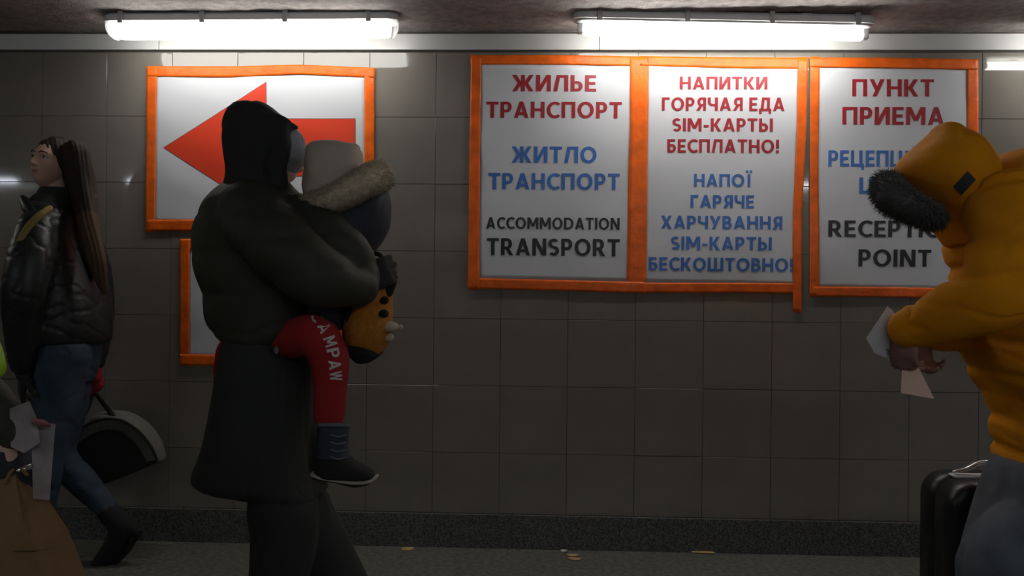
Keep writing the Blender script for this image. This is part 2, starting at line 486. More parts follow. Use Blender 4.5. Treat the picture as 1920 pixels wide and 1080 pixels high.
GL = {
 'Н': (.74, I_+_H(.1, .64, .5)), 'П': (.74, I_+_H(.1, .64, T_)), 'Т': (.66, _V(.33, 0, 1)+_H(0, .66, T_)),
 'Р': (.61, P_), 'R': (.68, R_), 'Я': (.68, mirror(R_, .68)),
 'А': (.80, _D(.11, 0, .40, 1)+_D(.69, 0, .40, 1)+_H(.2, .6, .27)),
 'О': (.88, _A(.44, .5, .34, .5-TB/2+.01, 0, 360, 30)), 'С': (.68, _A(.44, .5, .34, .5-TB/2+.01, 48, 312, 24)),
 'И': (.74, I_+_D(.13, 0, .61, 1)), 'N': (.76, _V(L_, 0, 1)+_V(.66, 0, 1)+_D(.13, 1, .63, 0)),
 'Й': (.74, I_+_D(.13, 0, .61, 1)+_A(.37, 1.27, .13, .1, 180, 360)),
 'Л': (.76, _V(.66, 0, 1)+_H(.22, .66, T_)+_D(.11, 0, .27, 1)),
 'Д': (.84, _V(.64, .08, 1)+_H(.25, .64, T_)+_D(.2, .08, .29, 1)+_H(0, .84, B_)+_V(.09, -.22, .1, .16)+_V(.75, -.22, .1, .16)),
 'Е': (.56, _V(L_, 0, 1)+_H(.1, .55, T_)+_H(.1, .51, .5)+_H(.1, .56, B_)),
 'Ж': (1.1, _V(.55, 0, 1)+_D(.12, 0, .42, .55)+_D(.12, 1, .42, .45)+_D(.98, 0, .68, .55)+_D(.98, 1, .68, .45)+_H(.35, .75, .5)),
 'К': (.70, _V(L_, 0, 1)+_D(.28, .45, .58, 1)+_D(.28, .55, .59, 0)+_H(.1, .33, .5)),
 'Ь': (.61, soft()), 'Ы': (.92, soft()+_V(.82, 0, 1)), 'Б': (.61, soft()+_H(.1, .54, T_)),
 'В': (.63, _V(L_, 0, 1)+bowl(L_, .34, B_, .52, .19)+bowl(L_, .33, .52, T_, .15)),
 'Г': (.54, _V(L_, 0, 1)+_H(.1, .54, T_)),
 'Ч': (.70, _V(.60, 0, 1)+_V(L_, .66, 1)+_A(.34, .66, .24, .22, 180, 270)+_H(.33, .6, .44)),
 'Х': (.76, _D(.12, 0, .64, 1)+_D(.64, 0, .12, 1)), 'У': (.74, _D(.11, 1, .38, .34)+_D(.25, 0, .64, 1)),
 'Ш': (1.06, _V(L_, 0, 1)+_V(.53, 0, 1)+_V(.96, 0, 1)+_H(.1, .96, B_)),
 'Ц': (.80, _V(L_, 0, 1)+_V(.62, 0, 1)+_H(.1, .8, B_)+_V(.73, -.22, .1, .15)),
 'Ї': (.40, _V(.2, 0, 1)+_H(-.02, .15, 1.22)+_H(.25, .42, 1.22)), 'І': (.20, _V(.1, 0, 1)),
 'М': (.94, _V(L_, 0, 1)+_V(.84, 0, 1)+_D(.14, 1, .47, .22)+_D(.80, 1, .47, .22)),
 'S': (.58, _A(.29, .5+.5*(.5-.0)-.04, .20, .205, 35, 270, 16)+_A(.29, .29, .20, .205, 90, -145, 16)),
 'D': (.80, _V(L_, 0, 1)+_H(.1, .33, T_)+_H(.1, .33, B_)+_A(.33, .5, .37, .5-TB/2, -90, 90)),
 '!': (.22, _V(.11, .34, 1)+_V(.11, 0, .2)), '-': (.38, _H(.02, .36, .4)), ' ': (.22, []),
 'W': (1.1, _D(.11, 1, .31, 0)+_D(.31, 0, .55, 1)+_D(.55, 1, .79, 0)+_D(.79, 0, .99, 1)),
}
for a_, b_ in zip('AEKMHOPCTBXI', 'АЕКМНОРСТВХІ'): GL[a_] = GL[b_]
def layout(txt, gap=.115):
    """polygons of a line of capitals in units of the capital height, and its width"""
    out = []; x = 0
    for ch in txt:
        w, q = GL[ch]
        out += [[(px+x, py) for px, py in p] for p in q]
        x += w+gap
    return out, x-gap

# ------------------------------------------------------------------ posters
def sheet(name, top, bot, y, m, parent, nu=24, nv=24, wav=.0, seed=0, thick=.0006, edge=True, k=1.0):
    """a thin sheet between two outlines given as photo points on the wall, gently waved"""
    def poly(pts, u):
        P = np.array(pts, float); d = np.r_[0, np.cumsum(np.hypot(*np.diff(P, axis=0).T))]; d /= d[-1]
        return np.stack([np.interp(u, d, P[:, 0]), np.interp(u, d, P[:, 1])], 1)
    u = np.linspace(0, 1, nu); A = poly(top, u); B = poly(bot, u)
    W = []
    for j in range(nv):
        v = j/(nv-1)
        for i in range(nu):
            p = A[i]*(1-v)+B[i]*v; W.append(at(p[0], p[1], y))
    W = np.array(W)
    if wav:
        d = noise3(W*np.array([1, 0, 1])*k, 17, seed, 2)
        W[:, 1] += wav*d
    Fc = []; n = nu*nv
    for j in range(nv-1):
        for i in range(nu-1):
            a = j*nu+i; Fc.append((a, a+nu, a+nu+1, a+1))
    back = W.copy(); back[:, 1] += thick
    Fb = [tuple(n+i for i in reversed(f)) for f in Fc]
    E = []
    rim = [i for i in range(nu)]+[j*nu+nu-1 for j in range(1, nv)]+[(nv-1)*nu+i for i in range(nu-2, -1, -1)]+[j*nu for j in range(nv-2, 0, -1)]
    for a, b in zip(rim, rim[1:]+rim[:1]): E.append((a, b, b+n, a+n))
    return mesh_obj(name, np.vstack([W, back]), Fc+Fb+E, m, parent, True)
PW = .0022
def paper_y(X, Z, y, seed):
    return y+PW*noise3(np.array([[X, 0, Z]]), 17, seed, 2)[0]
def lettering(txt, xl, xr, yt, yb, m, parent, yp, seed, tilt=None):
    """a printed line whose capitals span the photo box xl..xr, yt..yb"""
    q, w = layout(txt)
    V = []; Fc = []
    tl = at(xl, yt, yp); tr = at(xr, yt, yp); bl = at(xl, yb, yp)
    ex = (at(xr, (yt+yb)/2, yp)-at(xl, (yt+yb)/2, yp))
    h = tl[2]-bl[2]; base = at((xl+xr)/2, yb, yp)[2]; xs_ = at(xl, (yt+yb)/2, yp)[0]; wid = ex[0]
    slope = (at(xr, yb, yp)[2]-at(xl, yb, yp)[2])
    for k_, p in enumerate(q):
        n0 = len(V)
        X = np.array([xs_+c[0]/w*wid for c in p]); Z = np.array([base+c[1]*h for c in p])
        Y = yp+PW*noise3(np.stack([X, X*0, Z], 1), 17, seed, 2)-.0016-.00003*(k_ % 9)
        for a_, b_, c_ in zip(X, Y, Z): V.append((a_, b_, c_))
        Fc.append(tuple(range(n0, n0+len(p))))
    return mesh_obj('lettering', V, Fc, m, parent)
def poster(label, paper, tapes, seed, group=None):
    xc = [p[0] for p in paper[0]]; yc = [p[1] for p in paper[1]]
    base_pt = at(sum(xc)/len(xc), max(yc), -.005)
    t = thing('poster', label, 'poster', base_pt, group)
    sheet('paper', paper[0], paper[1], -.0065, M_PAPER, t, 40, 40, PW, seed)
    for k_, (a_, b_) in enumerate(tapes):
        sheet('tape_strip', a_, b_, -.0098-.0006*(k_ % 2), M_TAPE, t, 60, 6, .0009, seed+20+k_, k=2.4)
    return t
YP = -.0065
p = poster('white poster with a big red arrow pointing left, framed in orange tape', ([(290, 138), (500, 142), (560, 138), (686, 142)], [(286, 416), (688, 418)]),
  [([(275, 124), (450, 124), (560, 121), (703, 127)], [(276, 143), (430, 145), (560, 139), (703, 146)]),
   ([(275, 124), (272, 436)], [(294, 125), (290.5, 434)]),
   ([(683, 128), (683, 433)], [(702.5, 127), (701, 434)]),
   ([(273, 412), (460, 411), (700, 414)], [(273, 433), (460, 434), (700, 432)])], 1)
def flat_poly(name, pts, m, parent, yp, seed, dz):
    """a filled print cut into fine triangles that follow the sheet"""
    V = []; Fc = []
    for quad in pts:
        n = 14
        A = [at(*quad[0], yp), at(*quad[1], yp), at(*quad[2], yp), at(*quad[3], yp)]
        n0 = len(V)
        for j in range(n+1):
            for i in range(n+1):
                u = i/n; v = j/n
                q = (A[0]*(1-u)+A[1]*u)*(1-v)+(A[3]*(1-u)+A[2]*u)*v
                V.append(q)
        for j in range(n):
            for i in range(n):
                a_ = n0+j*(n+1)+i; Fc.append((a_, a_+1, a_+n+2, a_+n+1))
    V = np.array(V)
    V[:, 1] = yp+PW*noise3(V*np.array([1, 0, 1]), 17, seed, 2)-dz
    return mesh_obj(name, V, Fc, m, parent)
def arrow(e):
    tip = (308-2*e, 277); top = (499+e, 155-2*e); bot = (499+e, 400+2*e)
    return [[tip, top, (499+e, 277), tip], [tip, (499+e, 277), bot, tip],
            [(498, 223-e), (666+e, 223-e), (666+e, 330+e), (498, 330+e)]]
flat_poly('arrow_outline', arrow(.9), M_OUTLINE, p, YP, 1, .0010)
flat_poly('arrow_print', arrow(0), M_ARROW, p, YP, 1, .0015)
p = poster('blank white sheet in orange tape, partly hidden behind the hooded woman', ([(352, 464), (626, 466)], [(352, 667), (626, 670)]),
  [([(337, 448), (640, 450)], [(337, 468), (640, 470)]), ([(337, 448), (337, 684)], [(355.5, 448), (355.5, 684)]),
   ([(622, 450), (622, 688)], [(641, 450), (641, 688)]), ([(337, 664), (641, 667)], [(337, 685), (641, 688)])], 2)
p = poster('poster offering accommodation and transport, leftmost of the three text posters', ([(899, 119), (1185, 121)], [(897, 524), (1180, 530)]),
  [([(882, 103), (1050, 103), (1216, 106)], [(882, 121), (1050, 121), (1216, 124)]),
   ([(883, 103), (880, 300), (877, 543)], [(902.5, 103), (900, 300), (899, 543)]),
   ([(1181, 106), (1181.5, 250), (1179, 300), (1175, 548)], [(1217, 106), (1214, 300), (1211, 550)]),
   ([(877, 521), (1050, 525), (1210, 529)], [(877, 541), (1050, 545), (1210, 550)])], 3)
for txt, xl, xr, yt, yb, m_ in (('ЖИЛЬЕ', 960, 1118, 141, 171.5, M_RED), ('ТРАНСПОРТ', 911.5, 1166, 191, 221.5, M_RED),
  ('ЖИТЛО', 959, 1118.6, 275, 305.5, M_BLUE), ('ТРАНСПОРТ', 915.7, 1162, 325, 355.6, M_BLUE),
  ('ACCOMMODATION', 911.4, 1161.7, 408, 430, M_BLACK), ('TRANSPORT', 912.7, 1162, 447.5, 479.6, M_BLACK)):
    lettering(txt, xl, xr, yt, yb, m_, p, YP, 3)
p = poster('poster offering drinks, hot food and free SIM cards, middle of the three text posters', ([(1213, 122), (1499, 126)], [(1208, 531), (1490, 536)]),
  [([(1200, 105), (1350, 107), (1515, 108)], [(1200, 123), (1350, 127), (1515, 129)]),
   ([(1496, 107), (1494, 250), (1487, 400), (1487, 585)], [(1515, 107), (1512, 250), (1504, 400), (1503, 587)]),
   ([(1188, 530), (1350, 530), (1503, 531)], [(1188, 549), (1350, 549), (1503, 550)])], 4)
for txt, xl, xr, yt, yb, m_ in (('НАПИТКИ', 1274.4, 1438.7, 144, 168, M_RED), ('ГОРЯЧАЯ ЕДА', 1241, 1471, 183, 208, M_RED),
  ('SIM-КАРТЫ', 1261, 1449, 222, 246.5, M_RED), ('БЕСПЛАТНО!', 1251, 1460.5, 261.5, 286.5, M_RED),
  ('НАПОЇ', 1301, 1409.5, 326.5, 350, M_BLUE), ('ГАРЯЧЕ', 1294.7, 1414, 366, 390, M_BLUE),
  ('ХАРЧУВАННЯ', 1239, 1467, 405, 429.5, M_BLUE), ('SIM-КАРТЫ', 1258, 1447, 444, 469, M_BLUE),
  ('БЕСКОШТОВНО!', 1216, 1487, 483.5, 508.5, M_BLUE)):
    lettering(txt, xl, xr, yt, yb, m_, p, YP, 4)
p = poster('poster naming the reception point, behind the person in the mustard parka', ([(1533, 124), (1817, 128)], [(1532, 541), (1816, 545)]),
  [([(1518, 108), (1660, 108), (1834, 111)], [(1518, 126), (1660, 127), (1834, 131)]),
   ([(1519, 106), (1519, 300), (1518, 556)], [(1537.5, 106), (1534.5, 300), (1536.5, 556)]),
   ([(1814, 111), (1813, 556)], [(1835, 111), (1834, 556)]),
   ([(1518, 537), (1650, 538), (1834, 541)], [(1518, 556), (1650, 557), (1834, 560)])], 5)
for txt, xl, xr, yt, yb, m_ in (('ПУНКТ', 1597.8, 1750.8, 148.6, 181, M_RED), ('ПРИЕМА', 1579, 1770, 201, 234, M_RED),
  ('РЕЦЕПЦІЙНИЙ', 1553, 1807, 282.5, 312.5, M_BLUE), ('ЦЕНТР', 1611, 1745, 333, 363, M_BLUE),
  ('RECEPTION', 1553, 1801, 414, 445, M_BLACK), ('POINT', 1609.6, 1746, 468, 500, M_BLACK)):
    lettering(txt, xl, xr, yt, yb, m_, p, YP, 5)

# ------------------------------------------------------------------ litter by the wall
M_CHIP = mat('pale_tan_chip', (.55, .38, .16), .7, var=.15, vscale=60)
M_CHIP2 = mat('pale_grey_chip', (.5, .5, .42), .7)
def floor_pt(px, py):
    d = _f + (px-960.0)/F_PX*_r + (540.0-py)/F_PX*_u
    return CAM_POS+d*(-CAM_POS[2]/d[2])
def chip(px, py, w, d, label, m_, ang=0, blocky=False, seed=0):
    c = floor_pt(px, py); rs = np.random.RandomState(seed)
    n = 4 if blocky else 11
    th = np.linspace(0, 2*math.pi, n, endpoint=False)+(math.pi/4 if blocky else 0)
    k = (1.0/abs(math.cos(math.pi/4)) if blocky else 1.0)
    R0 = []; R1 = []; R2 = []
    for a_ in th:
        r = k*(1+rs.uniform(-.14, .14))
        x, y = w/2*r*math.cos(a_), d/2*r*math.sin(a_)
        X = x*math.cos(ang)-y*math.sin(ang); Y = x*math.sin(ang)+y*math.cos(ang)
        zc = .002*(x/(w/2))**2
        R0.append((X, Y, .0005+zc)); R1.append((X, Y, .0035+zc)); R2.append((X*.8, Y*.8, .005+zc))
    g = Geo().rings([np.array(R0), np.array(R1), np.array(R2)])
    o = g.raw('litter_chip', m_, smooth=False); o.location = Vector([float(v) for v in (c[0], c[1], 0)])
    return tag(o, label, 'litter')
chip(763, 1030, .062, .045, 'oval tan scrap on the floor beside the child\'s hanging boot', M_CHIP, .2, seed=1)
chip(1073, 1042, .055, .03, 'tan scrap, rear one of the overlapping pair on the floor below the transport poster', M_CHIP, .1, seed=2)
chip(1077, 1049, .06, .03, 'tan scrap, front one of the overlapping pair on the floor below the transport poster', M_CHIP, -.1, seed=3)
chip(1057, 1034, .03, .035, 'small pale grey flake against the baseboard near the pair of tan scraps', M_CHIP2, -.5, seed=4)
chip(1317, 1036.5, .098, .03, 'long straight tan strip on the floor by the baseboard below the SIM card poster', M_CHIP, -.05, True, seed=5)
# ------------------------------------------------------------------ people: tools
M_SKIN = mat('skin', (.60, .37, .27), .5, var=.05, vscale=30)
M_LIPS = mat('lips', (.42, .19, .15), .45)
M_EYEWHITE = mat('eye_white', (.6, .58, .55), .25)
M_IRIS = mat('iris', (.03, .02, .015), .2)
M_BROW = mat('brow_hair', (.03, .02, .015), .8)
M_LEATHER = mat('black_leather', (.020, .0205, .021), .40, bump=.35, bscale=45, spec=.4)
M_BLACKCOTTON = mat('black_fabric', (.022, .0235, .0215), .9, bump=.3, bscale=300)
M_OLIVEBLACK = mat('olive_black_shell', (.030, .030, .021), .7, bump=.2, bscale=120)
M_NAVY = mat('navy_fabric', (.022, .025, .036), .75, bump=.25, bscale=250)
M_JEANS = mat('blue_denim', (.040, .058, .085), .85, bump=.4, bscale=400, var=.25, vscale=14)
M_GREYJEANS = mat('grey_blue_denim', (.085, .098, .115), .85, bump=.4, bscale=400, var=.2, vscale=14)
M_MUSTARD = mat('mustard_shell', (.64, .245, .003), .85, bump=.2, bscale=140, var=.06, vscale=10, spec=.2)
M_DARKFUR = mat('dark_fur', (.085, .083, .08), .8)
M_CREAMFUR = mat('cream_fur', (.66, .56, .40), .9, bump=1.0, bscale=260, var=.2, vscale=60)
M_BEIGEKNIT = mat('beige_knit', (.50, .43, .35), .95, bump=.8, bscale=130)
M_GREYKNIT = mat('grey_knit', (.30, .31, .34), .95, bump=.8, bscale=130)
M_HAIR = mat('dark_brown_hair', (.030, .020, .014), .6, bump=.6, bscale=60, stretch=(6, 6, .35), spec=.25)
M_REDTROUSER = mat('red_sweat_fabric', (.33, .012, .014), .9, bump=.3, bscale=250)
M_REDMITT = mat('red_wool', (.36, .015, .03), .9, bump=.8, bscale=160)
M_WHITEPRINT = mat('white_print', (.62, .58, .52), .7)
M_RUBBER = mat('pale_rubber', (.42, .39, .33), .7)
M_DARKRUBBER = mat('dark_rubber', (.012, .012, .012), .8)
M_BOOT = mat('navy_boot', (.025, .032, .045), .7, bump=.4, bscale=200)
M_BOOT2 = mat('near_black_suede', (.014, .012, .013), .85)
M_LACE = mat('boot_lace', (.12, .13, .14), .8)
M_PLUSHORANGE = mat('orange_plush', (.42, .155, .012), .95, bump=1.0, bscale=280, var=.15, vscale=50)
M_PLUSHBLACK = mat('black_plush', (.012, .010, .008), .95, bump=.8, bscale=280)
M_PLUSHCREAM = mat('cream_plush', (.52, .42, .30), .95, bump=.8, bscale=280)
M_HIVIS = mat('hi_vis_fabric', (.45, .75, .02), .6, bump=.2, bscale=200)
M_KRAFT = mat('kraft_paper', (.23, .135, .05), .75, bump=.15, bscale=60, var=.06, vscale=9)
M_LEAFLET = mat('leaflet_paper', (.62, .62, .64), .6)
M_LEAFLET2 = mat('worn_leaflet_paper', (.36, .325, .32), .7, var=.12, vscale=25)
M_PINKLEAF = mat('peach_leaflet', (.62, .43, .34), .6)
M_STRAPYELLOW = mat('ochre_strap', (.30, .22, .06), .7, bump=.3, bscale=300)
M_STEEL = mat('bright_steel', (.75, .75, .76), .25, metal=.9)
M_SUITCASE = mat('black_polycarbonate', (.012, .012, .013), .35, bump=.1, bscale=200)
M_MESH = mat('dark_mesh', (.035, .033, .03), .6)
M_PALEBAG = mat('pale_woven_trim', (.15, .145, .135), .9, bump=.5, bscale=120)
M_DARKBAG = mat('dark_bag_fabric', (.018, .017, .015), .85, bump=.4, bscale=200)

def pt(px, py, Y): return at(px, py, Y)
def px2m(w, Y): return w*mpp(Y)
def folds(amp, freq, seed, vert=1.0):
    """cloth creases: sharp valleys between soft swells"""
    def d(P, N):
        Q = P*np.array([1, 1, vert])
        n = noise3(Q, freq, seed, 2)
        return -amp*np.exp(-(n/.18)**2)+amp*.6*noise3(Q, freq*.4, seed+9, 1)
    return d

class Head:
    """a modelled head: centre c, facing f, up u"""
    def __init__(s, c, f, u, k=1.0):
        s.c = np.array(c, float); s.f = unit(f); u = np.array(u, float)
        s.r = unit(np.cross(s.f, u)); s.u = np.cross(s.r, s.f); s.k = k
        s.A = np.stack([s.r, s.f, s.u])       # rows: local axes in world
    def w(s, x, y, z): return s.c+s.k*(np.array([x, y, z])@s.A)
    def local(s, P): return ((P-s.c)@s.A.T)/s.k
    def surf_y(s, X, Z):
        z = Z/.115; rr = max(0, 1-z*z-(X/.074)**2); return .095*math.sqrt(rr)
    def geo(s, g):
        n, m_ = 72, 56
        th = np.linspace(0, 2*math.pi, n, endpoint=False)
        R = []
        for a in np.linspace(-88, 88, m_):
            z = math.sin(math.radians(a)); q = math.cos(math.radians(a))
            X = .074*q*np.sin(th); Y = .096*q*np.cos(th); Z = np.full(n, .115*z)
            low = np.clip(-z, 0, 1)
            X = X*(1-.30*low**1.5); front = Y > 0
            Y = np.where(front, Y*(1-.10*low), Y*(1-.42*low**1.2))+np.where(front, .014*low, 0)
            Fr = np.clip(Y/.05, 0, 1)
            def gs(x0, z0, sx, sz): return np.exp(-((X-x0)/sx)**2-((Z-z0)/sz)**2)
            d = np.zeros(n)
            nz = np.clip((.024-Z)/.046, 0, 1)*(Z > -.026)+np.clip((Z+.036)/.010, 0, 1)*(Z <= -.026)
            d += .0245*nz*np.exp(-(X/(.0085+.005*np.clip((.0-Z)/.03, 0, 1)))**2)
            d += .006*(gs(.013, -.026, .007, .006)+gs(-.013, -.026, .007, .006))
            d -= .011*(gs(.031, .011, .017, .010)+gs(-.031, .011, .017, .010))
            d += .006*(gs(.029, .030, .020, .008)+gs(-.029, .030, .020, .008))
            d += .0075*gs(0, -.0475, .019, .0048)+.0085*gs(0, -.0575, .016, .0052)-.003*gs(0, -.0525, .02, .0022)
            d += .009*gs(0, -.090, .018, .014)-.003*gs(0, -.070, .02, .007)
            d += .004*(gs(.046, -.016, .018, .016)+gs(-.046, -.016, .018, .016))
            Y = Y+d*Fr
            R.append(s.c+s.k*(np.stack([X, Y, Z], 1)@s.A))
        g.rings(R)
        for sx in (-1, 1):
            g.ball(s.w(sx*.075, -.008, -.002), .007*s.k, .017*s.k, .030*s.k, axes=s.A, n=14)
        return g
    def eyes(s, parent):
        for sx in (-1, 1):
            c = s.w(sx*.031, .0715, .011)
            g = Geo().ball(c, .0125*s.k, axes=s.A, n=18); n0 = len(g.F)
            g.ball(s.w(sx*.031+.0, .0715+.0075, .0115), .0062*s.k, axes=s.A, n=14)
            g.raw('eye', None, parent, mats=[M_EYEWHITE, M_IRIS], fmat=[0]*n0+[1]*(len(g.F)-n0))
            g = Geo()
            g.tube([s.w(sx*.012, .094, .030), s.w(sx*.028, .095, .036), s.w(sx*.048, .080, .031)], [.0022*s.k, .003*s.k, .0015*s.k], n=8)
            g.raw('eyebrow', M_BROW, parent)
            g = Geo()
            g.tube([s.w(sx*.018, .0805, .012), s.w(sx*.031, .0865, .0178), s.w(sx*.046, .077, .012)], [.0012*s.k, .0016*s.k, .0012*s.k], n=8)
            g.raw('eyelashes', M_BROW, parent)

def hand(g, wrist, d, nrm, side=1, k=1.0, curl=(25, 30, 20), thumb=35, spread=4):
    """palm, four unequal bent fingers and a thumb. d: towards the fingers, nrm: out of the palm, side: thumb side along d x nrm"""
    d = unit(d); nrm = np.array(nrm, float); nrm = unit(nrm-d*(nrm@d)); s = np.cross(d, nrm)*side
    W = np.array(wrist, float)
    def P(a, b, c): return W+k*(a*d+b*s+c*nrm)
    # palm: flat loft
    R = []
    for a, wd, th_ in ((-.02, .026, .020), (0, .028, .019), (.03, .038, .017), (.06, .042, .015), (.088, .041, .012), (.097, .036, .008)):
        th = np.linspace(0, 2*math.pi, 20, endpoint=False)
        R.append(np.array([P(a, wd*np.sign(math.cos(t))*abs(math.cos(t))**.8, th_*math.sin(t)) for t in th]))
    g.rings(R)
    def rot(v, ax, deg):
        a = math.radians(deg); return v*math.cos(a)+np.cross(ax, v)*math.sin(a)+ax*(ax@v)*(1-math.cos(a))
    ax = unit(np.cross(d, nrm))
    for i, (b, L) in enumerate(((.030, .074), (.010, .083), (-.010, .077), (-.029, .060))):
        p = P(.070, b, 0); pts = [p]; v = rot(d, nrm, (-b/.03)*spread*side)
        p = P(.092-.004*abs(i-1), b, 0); pts.append(p)
        for q, f in enumerate((.45, .31, .24)):
            v = rot(v, ax, curl[q]+i*3); p = p+v*L*f*k; pts.append(p)
        g.tube(pts, [.0095*k, .0098*k, .0088*k, .0080*k, .0068*k], n=10, sub=3)
    v = unit(d*.75+s*.75+nrm*.15*1)
    p = P(.012, .022, .004); pts = [p]
    p = p+v*.042*k; pts.append(p)
    v = rot(v, ax, thumb*.6); v = unit(v*.9+d*.35); p = p+v*.032*k; pts.append(p)
    v = rot(v, ax, thumb*.6); p = p+v*.026*k; pts.append(p)
    g.tube(pts, [.014*k, .012*k, .0105*k, .0082*k], n=10, sub=3)

def body_geo(J, head, k=1.0, hands=None, feet=True, lk=.72):
    """a nude mannequin skin through the joints J (world points)"""
    g = Geo()
    if head is not None:
        head.geo(g)
        g.tube([head.w(0, -.035, -.05), (head.w(0, -.03, -.10)+J['neck'])/2, J['neck']], [.052*k, .055*k, .065*k], n=18)
    ch = np.array(J['chest']); pe = np.array(J['pelvis']); nk = np.array(J['neck'])
    sh = np.array(J['sh_r'])-np.array(J['sh_l']); lat = unit(sh)
    fw = unit(np.cross(nk-pe, lat))
    R = []
    th = np.linspace(0, 2*math.pi, 28, endpoint=False)
    sw = np.linalg.norm(sh)/2
    for c, a, b in ((pe-.10*k*unit(nk-pe), .09, .08), (pe, .140, .10), (pe*.6+ch*.4, .125, .095), (pe*.3+ch*.7, .14, .11), (ch, .165, .12),
                    (ch*.45+nk*.55, sw*.92/k, .095), (ch*.15+nk*.85, .10, .07), (nk, .06, .055)):
        R.append(np.array([np.array(c)+k*(a*math.cos(t)*lat+b*math.sin(t)*fw) for t in th]))
    g.rings(R)
    for s_ in ('l', 'r'):
        if 'el_'+s_ in J:
            S_, E_, W_ = (np.array(J[q+s_]) for q in ('sh_', 'el_', 'wr_'))
            g.tube([S_, (S_+E_)/2, E_, (E_*.6+W_*.4), W_], [.052*k, .046*k, .040*k, .038*k, .026*k], n=16)
        if 'kn_'+s_ in J:
            H_, K_, A_ = (np.array(J[q+s_]) for q in ('hp_', 'kn_', 'an_'))
            g.tube([H_, (H_+K_)/2, K_, K_*.65+A_*.35, A_], [.088*k*lk, .074*k*lk, .054*k*lk, .055*k*lk, .036*k*lk], n=18)
            if feet and 'to_'+s_ in J:
                T_ = np.array(J['to_'+s_]); dd = unit(T_-A_)
                g.tube([A_-dd*.03, (A_+T_)/2, T_], [.040*k, .036*k, .026*k], n=14)
    for h in (hands or []): hand(g, *h[:3], **h[3])
    return g
def shoe(px_heel, px_toe, Y, parent, m_, msole, name='shoe', h=.05, w=.045, sole=.018, toe_up=0):
    """a shoe between two world points (heel bottom, toe bottom)"""
    A = np.array(px_heel, float); B = np.array(px_toe, float); d = B-A; L = np.linalg.norm(d); d /= L
    up = np.array([0, 0, 1.]); up = unit(up-d*(up@d)); s = np.cross(d, up)
    g = Geo(); R = []
    prof_ = ((.0, .6, .55, 1.35), (.06, .9, .9, 1.6), (.25, .95, 1, 1.75), (.42, .85, .95, 1.45), (.6, 1.0, .9, 1.1), (.8, 1.05, .8, .9), (.94, .8, .6, .7), (1.0, .35, .3, .45))
    th = np.linspace(0, 2*math.pi, 20, endpoint=False)
    for t, ww, _, hh in prof_:
        c = A+d*L*t
        R.append(np.array([c+s*w*ww*math.cos(a)+up*(sole*.6+max(0, (h*hh))*(.5+.5*math.sin(a))) for a in th]))
    g.rings(R); o = g.raw(name, m_, parent)
    g = Geo(); R = []
    for t, ww, _, hh in prof_:
        c = A+d*L*(t*1.02-.01)
        R.append(np.array([c+s*(w+.004)*ww*np.sign(math.cos(a))*abs(math.cos(a))**.8+up*(sole/2+sole/2*np.sign(math.sin(a))*abs(math.sin(a))**.5) for a in th]))
    g.rings(R)
    o2 = g.raw('sole', msole, None); o2.parent = o; o2.location = (0, 0, 0)
    return o

# ------------------------------------------------------------------ woman carrying a child
YM = -1.24; SM = mpp(YM)
fl = at(520, 540, YM)
root = thing('person', 'person in a black hooded coat walking right with a child on the arm', 'person', (at(520, 900, YM)[0], YM, 0))
def m3(px, py, dy=0): return at(px, py, YM+dy)
hd = Head(m3(500, 292), (.86, .35, -.12), (0.08, 0, 1), 1.0)
zf = lambda z, px, dy=0: np.array([at(px, 800, YM+dy)[0], YM+dy, z])
J = dict(pelvis=m3(484, 635), chest=m3(480, 460), neck=m3(482, 372), sh_l=m3(475, 400, .17), sh_r=m3(475, 400, -.15),
         el_r=m3(560, 500, -.20), wr_r=m3(668, 530, -.15), el_l=m3(560, 520, .20), wr_l=m3(660, 590, .10),
         hp_l=m3(498, 670, .07), kn_l=m3(588, 1000, .09), an_l=zf(.10, 690, .09), to_l=zf(.03, 785, .10),
         hp_r=m3(495, 670, -.065), kn_r=m3(532, 1020, -.07), an_r=zf(.10, 500, -.07), to_r=zf(.03, 590, -.08))
hands = [(m3(668, 530, -.15), (.55, .35, .25), (-.3, .9, -.1), dict(side=1, curl=(30, 35, 25))),
         (m3(660, 590, .10), (.6, -.3, .3), (-.1, -.9, .2), dict(side=-1, curl=(30, 35, 25)))]
g = body_geo(J, hd, 1.0, hands)
g.fuse('body', M_SKIN, root, voxel=.0055, smooth=2)
hd.eyes(root)
# knitted cap under the hood
g = Geo(); g.ball(hd.w(0, .010, .022), .083, .108, .098, axes=hd.A, n=28)
g.tube([hd.w(-.07, .06, .0), hd.w(0, .112, .004), hd.w(.07, .06, .0)], [.012, .013, .012], n=10)
g.fuse('knitted_cap', M_GREYKNIT, root, voxel=.006, smooth=3)
# hood
g = Geo()
g.loft([(193, 452, 500, YM, .05), (200, 436, 515, YM, .085), (212, 428, 530, YM, .105), (228, 422, 548, YM, .115), (240, 419, 560, YM, .12), (262, 420, 552, YM, .125),
        (285, 422, 541, YM, .125), (305, 425, 533, YM, .12), (325, 428, 530, YM, .115), (345, 426, 535, YM, .12), (365, 410, 545, YM, .13)], n=36, e=3.0)
for s_ in (-1, 1):
    g.tube([m3(490, 222, s_*.05), m3(528, 233, s_*.07), m3(556, 240, s_*.05)], [.035, .028, .012], n=14)
    g.tube([m3(528, 242, s_*.070), m3(530, 264, s_*.085), m3(524, 290, s_*.09), m3(518, 315, s_*.09), m3(520, 345, s_*.09)], [.026, .030, .034, .034, .032], n=14)
hood = g.fuse('hood', M_BLACKCOTTON, root, voxel=.008, smooth=5, disp=folds(.004, 26, 3))
g = Geo(); hand(g, m3(668, 530, -.15), (.55, .35, .25), (-.3, .9, -.1), side=1, k=1.10, curl=(30, 35, 25)); g.fuse('black_glove', M_BLACKCOTTON, root, voxel=.0055, smooth=2)
